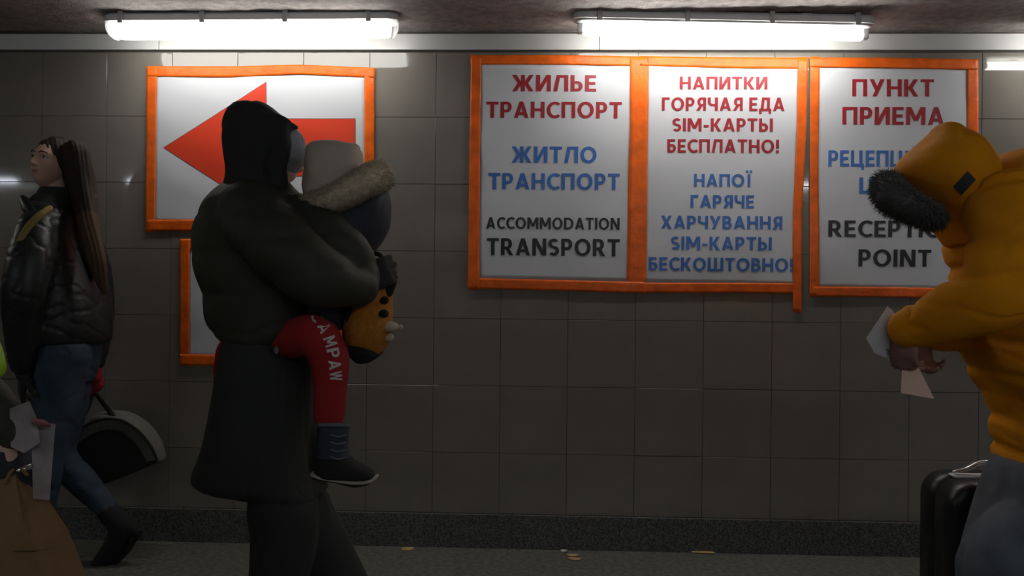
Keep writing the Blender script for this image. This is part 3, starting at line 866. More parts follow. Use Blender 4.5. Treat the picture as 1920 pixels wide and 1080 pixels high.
# short padded jacket with its sleeves
g = Geo()
g.loft([(338, 425, 540, YM, .09), (350, 414, 552, YM, .13), (365, 400, 570, YM, .17), (385, 382, 585, YM, .205), (410, 370, 600, YM, .215), (437, 361, 612, YM, .22), (477, 359, 622, YM, .22),
        (513, 368, 630, YM, .215), (540, 380, 636, YM, .21), (575, 384, 640, YM, .205), (605, 388, 622, YM, .20), (628, 400, 592, YM, .19), (644, 425, 560, YM, .17), (650, 440, 520, YM, .14)], n=44, e=2.3)
g.tube([m3(470, 400, -.15), m3(520, 455, -.25), m3(575, 505, -.27), m3(620, 525, -.24), m3(668, 540, -.18)], [.10, .095, .09, .08, .062], n=22)
g.tube([m3(560, 395, -.10), m3(615, 440, -.16), m3(662, 492, -.16), m3(676, 535, -.13)], [.055, .07, .07, .055], n=20)
g.tube([m3(480, 400, .16), m3(540, 480, .22), m3(600, 540, .20), m3(650, 580, .12)], [.09, .085, .08, .06], n=20)
def puff(P, N):
    z = P[:, 2]+.03*noise3(P, 7, 4, 1)-.25*(P[:, 0]-J['chest'][0])*(P[:, 0] > J['chest'][0]+.08)
    s_ = np.abs(np.sin(z*math.pi/.105))
    return .008*(s_**.4-1)+.003*noise3(P, 34, 8, 2)
g.fuse('padded_jacket', M_OLIVEBLACK, root, voxel=.0095, smooth=5, disp=puff)
# long coat below it
g = Geo()
g.loft([(620, 424, 530, YM, .15), (640, 424, 558, YM, .175), (662, 420, 577, YM, .18), (690, 415, 590, YM, .185), (715, 410, 596, YM, .19), (760, 402, 594, YM, .195), (805, 392, 590, YM, .20),
        (850, 378, 590, YM, .21), (880, 366, 588, YM, .215), (897, 370, 592, YM, .21), (906, 398, 598, YM, .20), (915, 436, 607, YM, .175), (927, 500, 612, YM, .14)], n=44, e=3.0)
g.tube([m3(560, 800, .02), m3(590, 860, .05), m3(592, 905, .06), m3(590, 918, .06)], [.06, .045, .035, .028], n=18)
g.fuse('long_coat', M_BLACKCOTTON, root, voxel=.0095, smooth=4, disp=folds(.007, 15, 11, .35))
# trousers
g = Geo()
for s_, dy in (('l', .09), ('r', -.07)):
    g.tube([m3(520, 905, dy), m3(530 if s_ == 'r' else 560, 955, dy), J['kn_'+s_], J['kn_'+s_]*.5+J['an_'+s_]*.5, J['an_'+s_]+np.array([0, 0, .02])], [.085, .105, .098, .085, .075], n=22)
g.fuse('trousers', M_BLACKCOTTON, root, voxel=.0095, smooth=4, disp=folds(.006, 18, 21, .5))
for s_ in 'lr':
    a = np.array([J['an_'+s_][0]-.06, J['an_'+s_][1], 0.001]); shoe(a, a+np.array([.26, 0, 0]), YM, root, M_BOOT2, M_DARKRUBBER, w=.046)
g = Geo().ball(m3(518, 657, -.175), .008, .004, .012, n=12); g.raw('reflective_tab', M_LACE, root)

# ------------------------------------------------------------------ the carried child
YC = -1.27
def c3(px, py, dy=0): return at(px, py, YC+dy)
ck = .62
root = thing('child', 'small child in a beige cap, fur-trimmed navy coat and red trousers, carried on the arm', 'child', c3(600, 900))
hc = Head(c3(622, 335), (-.78, .35, -.45), (-.25, 0, 1), .80)
Jc = dict(pelvis=c3(600, 590), chest=c3(630, 480), neck=c3(640, 405), sh_l=c3(612, 430, -.09), sh_r=c3(612, 430, .11),
          el_l=c3(590, 480, -.09), wr_l=c3(560, 440, -.02), el_r=c3(600, 490, .12), wr_r=c3(560, 430, .12),
          hp_l=c3(580, 595, -.06), kn_l=c3(617, 668, -.10), an_l=c3(618, 850, -.12), to_l=c3(678, 882, -.13),
          hp_r=c3(560, 600, .10), kn_r=c3(430, 650, .30), an_r=c3(408, 790, .32))
hands_c = [(c3(560, 440, -.02), (-.8, .2, .5), (.2, .9, 0), dict(side=-1, k=.6)), (c3(560, 430, .12), (-.8, -.2, .5), (.2, -.9, 0), dict(side=1, k=.6))]
body_geo(Jc, hc, ck, hands_c, feet=False).fuse('body', M_SKIN, root, voxel=.0055, smooth=2)
hc.eyes(root)
# beige cap with a low crown
g = Geo()
g.loft([(266, 592, 655, YC, .045), (270, 580, 676, YC, .07), (280, 573, 680, YC, .088), (300, 572, 682, YC, .10), (325, 568, 684, YC, .105), (350, 566, 680, YC, .10), (375, 566, 665, YC, .09), (392, 572, 640, YC, .07)], n=34, e=2.6)
g.fuse('cap', M_BEIGEKNIT, root, voxel=.006, smooth=4, disp=folds(.005, 26, 31))
# navy coat with hood hanging at the back
g = Geo()
g.loft([(350, 650, 722, YC, .05), (362, 620, 730, YC, .085), (388, 598, 733, YC, .11), (423, 585, 731, YC, .125), (452, 575, 717, YC, .13), (470, 570, 704, YC, .13), (510, 562, 692, YC, .13), (560, 552, 690, YC, .13), (595, 548, 680, YC, .12), (620, 550, 655, YC, .10)], n=34)
for sh, el, wr in (('sh_l', 'el_l', 'wr_l'), ('sh_r', 'el_r', 'wr_r')):
    g.tube([Jc[sh], Jc[el], Jc[wr]], [.06, .052, .042], n=16)
g.fuse('navy_coat', M_NAVY, root, voxel=.008, smooth=5, disp=folds(.006, 20, 41))
# fur trim: core plus tufts
def fur(name, path, rad, m_, parent, n, L, thick=.0016, seed=1, flat=None, lean=(0, 0, 0)):
    g = Geo(); g.tube(path, rad, n=14, flat=flat)
    P = np.array(path); rs = np.random.RandomState(seed)
    t_ = np.linspace(0, len(P)-1, 60)
    Q = np.stack([np.interp(t_, range(len(P)), P[:, i]) for i in range(3)], 1); rr = np.interp(t_, range(len(P)), rad)
    T = np.gradient(Q, axis=0); T /= np.linalg.norm(T, axis=1)[:, None]
    for _ in range(n):
        i = rs.randint(60); v = rs.normal(size=3); v -= T[i]*(v@T[i]); v = unit(v)
        if flat is not None:
            dfl = unit(flat[0]); v = unit(v-(1-flat[1])*(v@dfl)*dfl)
        c = Q[i]+T[i]*rs.uniform(-.01, .01)+v*rr[i]*.86
        d = unit(v+.55*T[i]*rs.uniform(-1, 1)+rs.normal(size=3)*.35+np.array(lean)); l_ = L*rs.uniform(.6, 1.25)
        a = unit(np.cross(d, T[i]+1e-3)); b = np.cross(d, a); w_ = thick*rs.uniform(.7, 1.5)
        k0 = len(g.V)
        base = [c+w_*(math.cos(q)*a+math.sin(q)*b) for q in (0, 2.1, 4.2)]
        g.V += [tuple(q) for q in base]+[tuple(c+d*l_+np.array([0, 0, -.12*l_]))]
        g.F += [(k0, k0+1, k0+3), (k0+1, k0+2, k0+3), (k0+2, k0, k0+3), (k0, k0+2, k0+1)]
    return g.raw(name, m_, parent)
fur('fur_trim', [c3(570, 386, -.07), c3(612, 378, -.12), c3(655, 358, -.13), c3(690, 338, -.09), c3(712, 328, -.02)],
    [px2m(17, YC), px2m(21, YC), px2m(22, YC), px2m(25, YC), px2m(27, YC)], M_CREAMFUR, root, 6500, .020, seed=5)
# red trousers
g = Geo()
g.tube([c3(505, 640, -.03), c3(545, 634, -.085), c3(590, 628, -.15), c3(616, 668, -.15), c3(618, 720, -.14), c3(617, 778, -.13)], [.045, .06, .060, .056, .049, .0435], n=22)
g.tube([c3(560, 612, .10), c3(480, 632, .24), c3(436, 655, .30), c3(422, 680, .30), c3(417, 702, .30)], [.07, .062, .05, .035, .03], n=20)
tr = g.fuse('red_trousers', M_REDTROUSER, root, voxel=.0065, smooth=4, disp=folds(.0035, 30, 51))
# lettering down the outer leg
def leg_letters():
    path = [(594, 592), (608, 614), (619, 640), (625, 662), (628, 684), (630, 705)]
    P = np.array(path, float)
    T = np.gradient(P, axis=0); T /= np.linalg.norm(T, axis=1)[:, None]
    V = []; Fc = []
    dg = bpy.context.evaluated_depsgraph_get()
    from mathutils.bvhtree import BVHTree
    me = tr.data; off = tr.location
    bvh = BVHTree.FromPolygons([v.co[:] for v in me.vertices], [tuple(p_.vertices) for p_ in me.polygons])
    for i, ch in enumerate('CAMPAW'):
        w, q = GL[ch]
        c = P[i]; t = T[i]; rr_ = np.array([t[1], -t[0]])      # letter top points outwards (right)
        H = 23.0; Wd = 18.0
        for poly in q:
            n0 = len(V)
            for (x, y) in poly:
                p2 = c+t*((x/w-.5)*Wd)+rr_*((y-.5)*H)
                o_ = Vector(CAM_POS); tgt = Vector(at(p2[0], p2[1], YC)); dd = (tgt-o_).normalized()
                hit = bvh.ray_cast(o_, dd)
                h_ = hit[0] if hit[0] is not None else tgt
                V.append(tuple(h_-dd*.005))
            Fc.append(tuple(range(n0, n0+len(poly))))
    o = mesh_obj('leg_lettering', V, Fc, M_WHITEPRINT, None)
    o.parent = tr; o.location = (0, 0, 0)
leg_letters()
# winter boots
def boot(cx, top, bot, Y, toe, parent, fx=1):
    def b3(px, py, dy=0): return at(px, py, Y+dy)
    g = Geo()
    g.loft([(top, cx-29, cx+32, Y, .045), (top+20, cx-29, cx+30, Y, .045), (top+45, cx-29, cx+28, Y, .044), (top+65, cx-31, cx+36, Y, .042), (top+78, cx-34, cx+62, Y, .044), (top+88, cx-35, cx+79, Y, .046), (top+100, cx-34, cx+81, Y, .044)], n=28, e=2.5)
    o = g.fuse('winter_boot', M_BOOT, parent, voxel=.005, smooth=3, mats=[M_BOOT, M_BOOT2], region=lambda c: (c[:, 2] < at(cx, top+60, Y)[2]))
    g = Geo(); path = [b3(cx-36, top+93), b3(cx-20, top+97), b3(cx+10, top+102), b3(cx+45, top+107), b3(cx+70, top+105), b3(cx+82, top+98)]
    g.tube(path, [.008, .012, .011, .011, .010, .006], n=12, flat=((0, 0, 1), .75))
    V = np.array(g.V); V[:, 1] = Y+(V[:, 1]-Y)*3.2; g.V = [tuple(v) for v in V]
    s_ = g.raw('rubber_sole', M_RUBBER, None); s_.parent = o; s_.location = (0, 0, 0)
    g = Geo(); path = [b3(cx-32, top+98), b3(cx-15, top+101), b3(cx+10, top+106), b3(cx+45, top+114), b3(cx+70, top+109)]
    g.tube(path, [.006, .006, .005, .005, .004], n=10)
    V = np.array(g.V); V[:, 1] = Y+(V[:, 1]-Y)*6; g.V = [tuple(v) for v in V]
    s_ = g.raw('tread', M_DARKRUBBER, None); s_.parent = o; s_.location = (0, 0, 0)
    for k_ in range(4):
        y_ = top+20+k_*14
        g = Geo().tube([b3(cx-4, y_, -.046), b3(cx+10, y_+4, -.046), b3(cx+24, y_+1, -.036)], [.0025, .0028, .0025], n=8)
        s_ = g.raw('lace', M_LACE, None); s_.parent = o; s_.location = (0, 0, 0)
    g = Geo().tube([b3(cx-26, top+2, -.036), b3(cx, top+2, -.048), b3(cx+28, top+3, -.036)], [.006, .006, .006], n=8)
    s_ = g.raw('cuff_band', M_LACE, None); s_.parent = o; s_.location = (0, 0, 0)
    return o
boot(624, 795, 905, YC-.13, 705, root)
g = Geo(); g.loft([(702, 402, 438, YC+.30, .045), (740, 398, 440, YC+.30, .045), (770, 396, 446, YC+.30, .05), (792, 394, 452, YC+.30, .045), (806, 396, 450, YC+.30, .04)], n=24)
far = g.fuse('winter_boot', M_BOOT2, root, voxel=.007, smooth=3)
for py in (716, 742, 778):
    s_ = Geo().tube([at(401, py, YC+.27), at(409, py-1, YC+.25), at(420, py, YC+.25)], [.003, .0035, .003], n=8).raw('lace', M_LACE, None); s_.parent = far; s_.location = (0, 0, 0)
# plush animal backpack, worn by the child
YB = -1.27
bp = thing('plush_backpack', 'orange plush animal backpack with black spots on the carried child\'s back', 'backpack', at(700, 677, YB))
def b3(px, py, dy=0): return at(px, py, YB+dy)
g = Geo()
g.loft([(484, 676, 700, YB, .03), (490, 668, 711, YB, .06), (510, 664, 724, YB, .09), (545, 662, 735, YB, .11), (575, 654, 736, YB, .125), (600, 645, 737, YB, .13), (622, 641, 735, YB, .13), (640, 643, 731, YB, .12), (655, 652, 725, YB, .105), (664, 662, 716, YB, .08)], n=36, e=2.2)
g.fuse('plush_body', M_PLUSHORANGE, bp, voxel=.007, smooth=4, disp=lambda P, N: .0025*noise3(P, 60, 61, 2))
g = Geo(); g.loft([(632, 641, 668, YB, .09), (645, 641, 715, YB, .125), (660, 650, 722, YB, .118), (672, 660, 708, YB, .09), (680, 668, 694, YB, .05)], n=30)
g.fuse('dark_base', M_PLUSHBLACK, bp, voxel=.007, smooth=3)
Geo().tube([b3(684, 492), b3(695, 477), b3(712, 478), b3(719, 494)], [.007]*4, n=10).raw('carry_loop', M_PLUSHBLACK, bp)
for px, py, dy in ((733, 528, -.03), (727, 524, .06)):
    Geo().tube([b3(px-8, py+18, dy), b3(px, py, dy), b3(px+5, py-8, dy)], [.020, .019, .012], n=14).raw('ear', M_PLUSHBLACK, bp)
for px, py, dy, r in ((721, 563, -.085, .013), (720, 588, -.10, .014), (690, 540, -.105, .010)):
    Geo().ball(b3(px, py, dy), r, r, r*.9, n=14).raw('black_spot', M_PLUSHBLACK, bp)
Geo().ball(b3(730, 613, -.03), .030, .032, .017, n=18).raw('muzzle', M_PLUSHCREAM, bp)
Geo().ball(b3(728, 633, -.02), .018, .022, .014, n=14).raw('chin', M_PLUSHCREAM, bp)
Geo().ball(b3(750, 613, -.03), .010, .012, .008, n=12).raw('nose', M_PLUSHCREAM, bp)
Geo().tube([b3(676, 500, -.07), b3(664, 520, -.10), b3(655, 560, -.11), b3(655, 600, -.10)], [.012]*4, n=10, flat=((0, 1, 0), .5)).raw('shoulder_strap', M_PLUSHBLACK, bp)

# ------------------------------------------------------------------ woman walking left
YW = -.42
def w3(px, py, dy=0): return at(px, py, YW+dy)
wf = lambda z, px, dy=0: np.array([at(px, 900, YW+dy)[0], YW+dy, z])
root = thing('person', 'woman in a black leather jacket with long brown hair glancing back, walking left', 'person', (at(110, 900, YW)[0], YW, 0))
hw = Head(w3(99, 309), (-.26, -.95, .16), (.10, -.02, 1), .90)
J = dict(pelvis=w3(125, 650), chest=w3(110, 480), neck=w3(112, 378), sh_l=w3(70, 425, -.10), sh_r=w3(140, 425, .14),
         el_l=w3(62, 570, -.20), wr_l=w3(46, 690, -.14), el_r=w3(165, 560, .22), wr_r=w3(172, 690, .20),
         hp_l=w3(120, 665, -.08), kn_l=w3(92, 850, -.08), an_l=wf(.10, 60, -.08), to_l=wf(.03, 10, -.08),
         hp_r=w3(128, 665, .08), kn_r=w3(112, 850, .08), an_r=w3(206, 960, .09))
hands = [(w3(46, 690, -.14), (-.15, .05, -1), (.6, .5, 0), dict(side=1, k=.95, curl=(12, 15, 12))),
         (w3(172, 690, .20), (0, 0, -1), (-.9, -.2, 0), dict(side=1, k=.95, curl=(60, 70, 40)))]
def lipreg(c):
    L_ = hw.local(c)
    return ((np.abs(L_[:, 0]) < .018) & (np.abs(L_[:, 2]+.0525) < .0085-.00018*(np.abs(L_[:, 0])*1000)) & (L_[:, 1] > .07))
g = body_geo(J, hw, .93, hands)
g.fuse('body', None, root, voxel=.0042, smooth=1, mats=[M_SKIN, M_LIPS], region=lipreg)
hw.eyes(root)
# gloves
g = Geo(); hand(g, w3(46, 690, -.14), (-.15, .05, -1), (.6, .5, 0), side=1, k=1.08, curl=(12, 15, 12)); g.tube([w3(48, 670, -.14), w3(46, 700, -.14)], [.036, .034], n=14, sub=1)
g.fuse('black_glove', M_BLACKCOTTON, root, voxel=.0055, smooth=2)
g = Geo(); hand(g, w3(172, 690, .20), (0, 0, -1), (-.9, -.2, 0), side=1, k=1.15, curl=(60, 70, 40)); g.tube([w3(174, 668, .17), w3(176, 705, .17)], [.036, .036], n=14, sub=1)
g.ball(w3(178, 718, .19), .040, .030, .040, n=18)
g.fuse('red_mitten', M_REDMITT, root, voxel=.0055, smooth=3)
# jacket
g = Geo()
g.loft([(388, 70, 150, YW, .10), (398, 54, 160, YW, .14), (410, 45, 166, YW, .17), (435, 37, 171, YW, .19), (460, 30, 177, YW, .195), (500, 22, 190, YW, .195), (545, 14, 203, YW, .20),
        (590, 12, 208, YW, .20), (625, 12, 208, YW, .20), (641, 16, 204, YW, .195)], n=44, e=2.4)
g.tube([w3(72, 425, -.12), w3(60, 480, -.19), w3(48, 545, -.22), w3(44, 610, -.20), w3(45, 680, -.15)], [.075, .085, .082, .07, .055], n=22)
g.tube([w3(142, 425, .12), w3(172, 500, .20), w3(182, 590, .21), w3(176, 675, .17)], [.075, .08, .07, .05], n=20)
def leather(P, N):
    n1 = noise3(P*np.array([.8, 1, 2.2]), 24, 71, 2)
    return -.004*np.exp(-(n1/.15)**2)+.003*noise3(P, 11, 72, 1)
g.fuse('leather_jacket', M_LEATHER, root, voxel=.008, smooth=4, disp=leather)
# roll-neck collar and lapel
g = Geo(); g.loft([(352, 76, 150, YW, .075), (362, 70, 148, YW, .085), (378, 54, 150, YW, .12), (395, 48, 156, YW, .15), (410, 46, 160, YW, .16)], n=32)
g.fuse('roll_neck', M_BLACKCOTTON, root, voxel=.007, smooth=3, disp=lambda P, N: .006*(np.abs(np.sin(P[:, 2]*math.pi/.035+P[:, 0]*6))**.6-1))
g = Geo().tube([w3(42, 372, -.10), w3(52, 388, -.13), w3(66, 408, -.16)], [.014, .026, .02], n=12, flat=((0, 1, 0), .5)); g.raw('collar_flap', M_LEATHER, root)
# cross-body strap
g = Geo().tube([w3(92, 392, -.19), w3(70, 408, -.225), w3(48, 432, -.245), w3(32, 462, -.25)], [.014, .015, .015, .014], n=12, flat=((.3, 1, .3), .25)); g.raw('ochre_strap', M_STRAPYELLOW, root)
# silver-grey shoulder panel
# hair: swept crown and a long fall behind the shoulder
g = Geo()
g.ball(hw.w(0, -.018, .030), .086*.92, .098*.92, .104*.92, axes=hw.A, n=30)
g.tube([hw.w(.06, .020, .07), hw.w(.078, -.005, .03), hw.w(.080, -.020, -.02), hw.w(.078, -.03, -.06)], [.020, .020, .022, .024], n=14)
g.tube([w3(140, 290, -.02), w3(152, 335, -.02), w3(160, 385, -.05), w3(170, 440, -.10), w3(184, 495, -.14), w3(194, 548, -.16)], [.060, .056, .050, .042, .034, .012], n=20, flat=((0, 1, 0), .8))
g.tube([w3(128, 300, .04), w3(142, 350, .05), w3(152, 410, .02), w3(165, 470, -.02), w3(180, 520, -.04)], [.06, .055, .05, .035, .012], n=18)
def strands(P, N):
    a = P[:, 0]*.75+P[:, 1]*.65+.10*P[:, 2]
    return .0012*np.sin(a*420+3*noise3(P, 14, 81, 1))+.0015*np.sin(a*130+2*noise3(P, 9, 82, 1))
M_HAIR2 = mat('auburn_brown_hair', (.075, .042, .023), .6, bump=.6, bscale=60, stretch=(6, 6, .35), spec=.25)
zt = w3(150, 400)[2]
g.fuse('hair', None, root, voxel=.005, smooth=3, disp=strands, mats=[M_HAIR, M_HAIR2], region=lambda c: (c[:, 2]+.06*noise3(c, 70, 5, 1) < zt))
# jeans
g = Geo()
g.loft([(630, 66, 190, YW, .15), (650, 66, 190, YW, .16), (690, 64, 186, YW, .165), (720, 62, 175, YW, .16)], n=30)
g.tube([J['hp_l'], w3(105, 760, -.08), J['kn_l'], J['kn_l']*.5+J['an_l']*.5, J['an_l']+np.array([0, 0, .03])], [.105, .092, .064, .060, .048], n=20)
g.tube([J['hp_r'], w3(124, 760, .08), J['kn_r'], w3(152, 900, .085), w3(200, 952, .09)], [.105, .088, .066, .062, .046], n=20)
g.fuse('jeans', M_JEANS, root, voxel=.008, smooth=4, disp=folds(.004, 26, 91))
shoe(wf(.001, 84, -.08), wf(.001, -28, -.08), YW, root, M_BOOT2, M_DARKRUBBER, w=.04)
g = Geo(); g.tube([w3(203, 960, .09), w3(226, 985, .09), w3(222, 1010, .09), w3(203, 1040, .09), w3(176, 1068, .09)], [.046, .052, .048, .042, .028], n=18)
g.tube([w3(226, 985, .09), w3(245, 992, .09), w3(258, 1002, .09)], [.04, .032, .018], n=14)
g.fuse('ankle_boot', M_BOOT2, root, voxel=.006, smooth=3)
Geo().tube([w3(262, 996, .09), w3(240, 1030, .09), w3(212, 1058, .09), w3(184, 1076, .09)], [.010, .012, .012, .010], n=10, flat=((.6, 0, .6), .6)).raw('sole', M_DARKRUBBER, root)

# carrier bag with an arched pale rim, hanging from the red mitten
YG = -.16
bag = thing('carrier_bag', 'dark domed carrier bag with a pale arched rim held in the red mitten', 'bag', at(210, 905, YG))
def g3(px, py, dy=0): return at(px, py, YG+dy)
arc = [(112, 838), (135, 812), (165, 792), (200, 782), (232, 786), (262, 806), (285, 834), (296, 860)]
botl = [(120, 905), (150, 915), (186, 911), (225, 897), (262, 882), (298, 866)]
R = []
outline = arc+botl[::-1]
O = np.array(outline, float); C = O.mean(0)
for dy, k_ in ((-.085, .90), (-.080, .97), (-.06, 1.0), (.06, 1.0), (.080, .97), (.085, .90)):
    R.append(np.array([g3(C[0]+(p_[0]-C[0])*k_, C[1]+(p_[1]-C[1])*k_, dy) for p_ in O]))
Geo().rings(R).raw('bag_body', M_DARKBAG, bag, smooth=False)
A_ = np.array(arc, float)
t_ = np.linspace(0, len(A_)-1, 40); AA = np.stack([np.interp(t_, range(len(A_)), A_[:, i]) for i in (0, 1)], 1)
for _ in range(4): AA[1:-1] = .25*AA[:-2]+.5*AA[1:-1]+.25*AA[2:]
cen = np.array([205, 880.])
g = Geo().tube([g3(*p_, 0) for p_ in AA[14:]+(AA[14:]-cen)*.02], [.022+.010*math.sin(math.pi*q/25) for q in range(26)], n=14, sub=1, flat=((0, 1, 0), 1))
V = np.array(g.V); V[:, 1] = YG+(V[:, 1]-YG)*2.6; g.V = [tuple(v) for v in V]
g.raw('pale_rim', M_PALEBAG, bag)
# woven band: rows of little rungs along the arch, joined
g = Geo()
for q in np.linspace(0, 39, 64):
    i = min(int(q), 38); p_ = AA[i]*(1-(q-i))+AA[i+1]*(q-i)
    d_ = (p_-cen)/np.linalg.norm(p_-cen)
    a = p_-d_*4; b = p_-d_*22
    g.tube([g3(*a, -.094), g3(*((a+b)/2), -.099), g3(*b, -.094)], [.0035]*3, n=6, sub=1)
o = g.raw('woven_band', M_PALEBAG, bag); o['kind'] = 'stuff'
for off in (2, 24):
    g = Geo().tube([g3(*(p_-(p_-cen)/np.linalg.norm(p_-cen)*off), -.095) for p_ in AA], [.006]*40, n=8, sub=1); g.raw('piping', M_DARKBAG, bag)
Geo().tube([g3(215, 790, -.06), g3(206, 770, -.05), g3(190, 750, -.03), g3(178, 734, 0)], [.016, .015, .013, .012], n=12, flat=((0, 1, 0), .4)).raw('handle', M_MESH, bag)
Geo().tube([g3(130, 815, -.06), g3(150, 790, -.04), g3(166, 760, -.02), g3(174, 734, 0)], [.014, .013, .012, .012], n=12, flat=((0, 1, 0), .4)).raw('handle', M_MESH, bag)

# ------------------------------------------------------------------ person in the mustard parka
YP_ = -1.42
def p3(px, py, dy=0): return at(px, py, YP_+dy)
pf = lambda z, px, dy=0: np.array([at(px, 900, YP_+dy)[0], YP_+dy, z])
root = thing('person', 'person in a mustard parka with a fur-edged hood, head bowed over papers', 'person', (at(1930, 900, YP_)[0], YP_, 0))
hp = Head(p3(1792, 352), (-.72, -.05, -.70), (-.70, 0, .72), .88)
J = dict(pelvis=p3(2000, 800), chest=p3(1915, 480), neck=p3(1850, 375), sh_l=p3(1890, 420, -.19), sh_r=p3(1890, 420, .19),
         el_l=p3(1850, 585, -.24), wr_l=p3(1704, 606, -.12), el_r=p3(1850, 600, .20), wr_r=p3(1722, 630, .05),
         hp_l=p3(2000, 815, -.05), kn_l=p3(1900, 1040, -.10), an_l=pf(.10, 1850, -.10), to_l=pf(.03, 1750, -.10),
         hp_r=p3(2000, 815, .07), kn_r=p3(1960, 1050, .10), an_r=pf(.10, 2010, .10), to_r=pf(.03, 1910, .10))
H1 = (p3(1700, 606, -.12), (-.05, .10, -1), (.75, .6, 0), dict(side=-1, k=.95, curl=(24, 34, 26), thumb=40))
H2 = (p3(1718, 622, .04), (.05, -.3, -.9), (.3, -.9, .1), dict(side=1, k=.95, curl=(32, 36, 24), thumb=40))
M_SKIN2 = mat('shaded_brown_skin', (.26, .14, .115), .6, var=.06, vscale=30)  # darker than the other skin: shade on the hands put into the colour
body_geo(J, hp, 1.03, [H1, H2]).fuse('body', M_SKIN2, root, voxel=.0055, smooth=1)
hp.eyes(root)
# parka trunk, sleeves
g = Geo()
g.loft([(284, 1860, 1990, YP_, .14), (300, 1830, 2040, YP_, .19), (330, 1806, 2065, YP_, .23), (380, 1782, 2080, YP_, .25), (430, 1768, 2088, YP_, .26), (470, 1772, 2090, YP_, .26), (505, 1782, 2092, YP_, .26),
        (560, 1790, 2096, YP_, .26), (620, 1796, 2100, YP_, .26), (660, 1804, 2104, YP_, .26), (710, 1816, 2106, YP_, .26), (738, 1834, 2108, YP_, .255), (765, 1851, 2110, YP_, .265), (800, 1854, 2110, YP_, .275), (840, 1856, 2110, YP_, .28), (866, 1857, 2110, YP_, .28), (880, 1859, 2108, YP_, .275)], n=48, e=2.4)
g.tube([p3(1900, 400, -.18), p3(1905, 480, -.25), p3(1870, 545, -.27), p3(1800, 580, -.22), p3(1745, 605, -.16), p3(1712, 615, -.13)], [.12, .115, .105, .085, .068, .056], n=26)
g.tube([p3(1900, 420, .18), p3(1890, 520, .25), p3(1840, 590, .20), p3(1770, 615, .10), p3(1726, 622, .05)], [.11, .105, .09, .07, .055], n=22)
seams = [345, 440, 500, 640, 705, 790, 846]
zz = np.array([at(1900, y_, YP_)[2] for y_ in seams])
xa_ = at(1850, 600, YP_)[0]
def parka(P, N):
    x = P[:, 0]-xa_
    z = P[:, 2]+.14*np.minimum(x-.1, .25)*0+.018*noise3(P, 9, 101, 2)+.10*np.minimum(0, x)
    z = P[:, 2]+.012*noise3(P, 9, 101, 2)-.20*x*np.clip((P[:, 2]-zz[-2]-.02)/.08, 0, 1)
    d = np.zeros(len(P))
    for s0 in zz: d -= .016*np.exp(-((z-s0)/.013)**2)
    n1 = noise3(P*np.array([.45, 1, 1.9]), 17, 103, 2)
    return .7*d-.0045*np.exp(-(n1/.13)**2)+.005*noise3(P, 8, 104, 1)
pk = g.fuse('parka', M_MUSTARD, root, voxel=.0095, smooth=4, disp=parka)
# hood
g = Geo()
g.loft([(230, 1762, 1785, YP_, .03), (236, 1748, 1800, YP_, .07), (246, 1738, 1812, YP_, .11), (262, 1722, 1840, YP_, .14), (285, 1696, 1865, YP_, .155), (310, 1678, 1880, YP_, .165), (335, 1682, 1885, YP_, .17), (360, 1698, 1880, YP_, .17),
        (390, 1716, 1872, YP_, .165), (415, 1738, 1865, YP_, .155), (440, 1758, 1860, YP_, .14), (462, 1772, 1850, YP_, .10)], n=40, e=2.2)
def hoodd(P, N):
    n1 = noise3(P, 16, 111, 2)
    return -.003*np.exp(-(n1/.14)**2)+.004*noise3(P, 10, 112, 1)
hb = g.fuse('hood', M_MUSTARD, root, voxel=.008, smooth=5, disp=hoodd)
fur('fur_trim', [p3(1662, 345, .02), p3(1672, 368, -.09), p3(1700, 384, -.12), p3(1735, 400, -.12), p3(1762, 410, -.09)],
    [.034, .038, .034, .027, .018], M_DARKFUR, root, 6500, .026, thick=.0011, seed=9, lean=(-.3, 0, -.2))
fur('fur_trim', [p3(1662, 342, .02), p3(1672, 365, .10), p3(1700, 382, .13), p3(1740, 400, .12), p3(1762, 410, .09)],
    [.034, .038, .034, .027, .018], M_DARKFUR, root, 3500, .026, thick=.0011, seed=10, lean=(-.3, 0, -.2))
# dark badge on the hood side
from mathutils.bvhtree import BVHTree
def on_surface(objs, px, py, lift):
    o_ = Vector(CAM_POS); d_ = (Vector(at(px, py, YP_))-o_).normalized(); best = None
    for ob in objs:
        if 'bvh' not in CACHE.get(ob.name, {}):
            off = Vector((0, 0, 0)); q = ob
            while q is not None: off += q.location; q = q.parent
            CACHE[ob.name] = {'bvh': BVHTree.FromPolygons([(v.co+off)[:] for v in ob.data.vertices], [tuple(p_.vertices) for p_ in ob.data.polygons])}
        h_ = CACHE[ob.name]['bvh'].ray_cast(o_, d_)
        if h_[0] is not None and (best is None or h_[3] < best[1]): best = (h_[0], h_[3])
    return (best[0] if best else Vector(at(px, py, YP_)))-d_*lift
CACHE = {}
def patch_on(objs, corners, n, lift, name, m_, parent, thick=.004):
    V = []; C4 = np.array(corners, float)
    for lv in (lift, -.002):
        for j in range(n+1):
            for i in range(n+1):
                u, v = i/n, j/n
                q = (C4[0]*(1-u)+C4[1]*u)*(1-v)+(C4[3]*(1-u)+C4[2]*u)*v
                V.append(tuple(on_surface(objs, q[0], q[1], lv)))
    N_ = (n+1)**2; Fc = []
    for j in range(n):
        for i in range(n):
            a = j*(n+1)+i; Fc += [(a, a+1, a+n+2, a+n+1), (N_+a, N_+a+n+1, N_+a+n+2, N_+a+1)]
    rim = list(range(n+1))+[j*(n+1)+n for j in range(1, n+1)]+[n*(n+1)+i for i in range(n-1, -1, -1)]+[j*(n+1) for j in range(n-1, 0, -1)]
    for a, b in zip(rim, rim[1:]+rim[:1]): Fc.append((a, N_+a, N_+b, b))
    return mesh_obj(name, V, Fc, m_, parent, False)
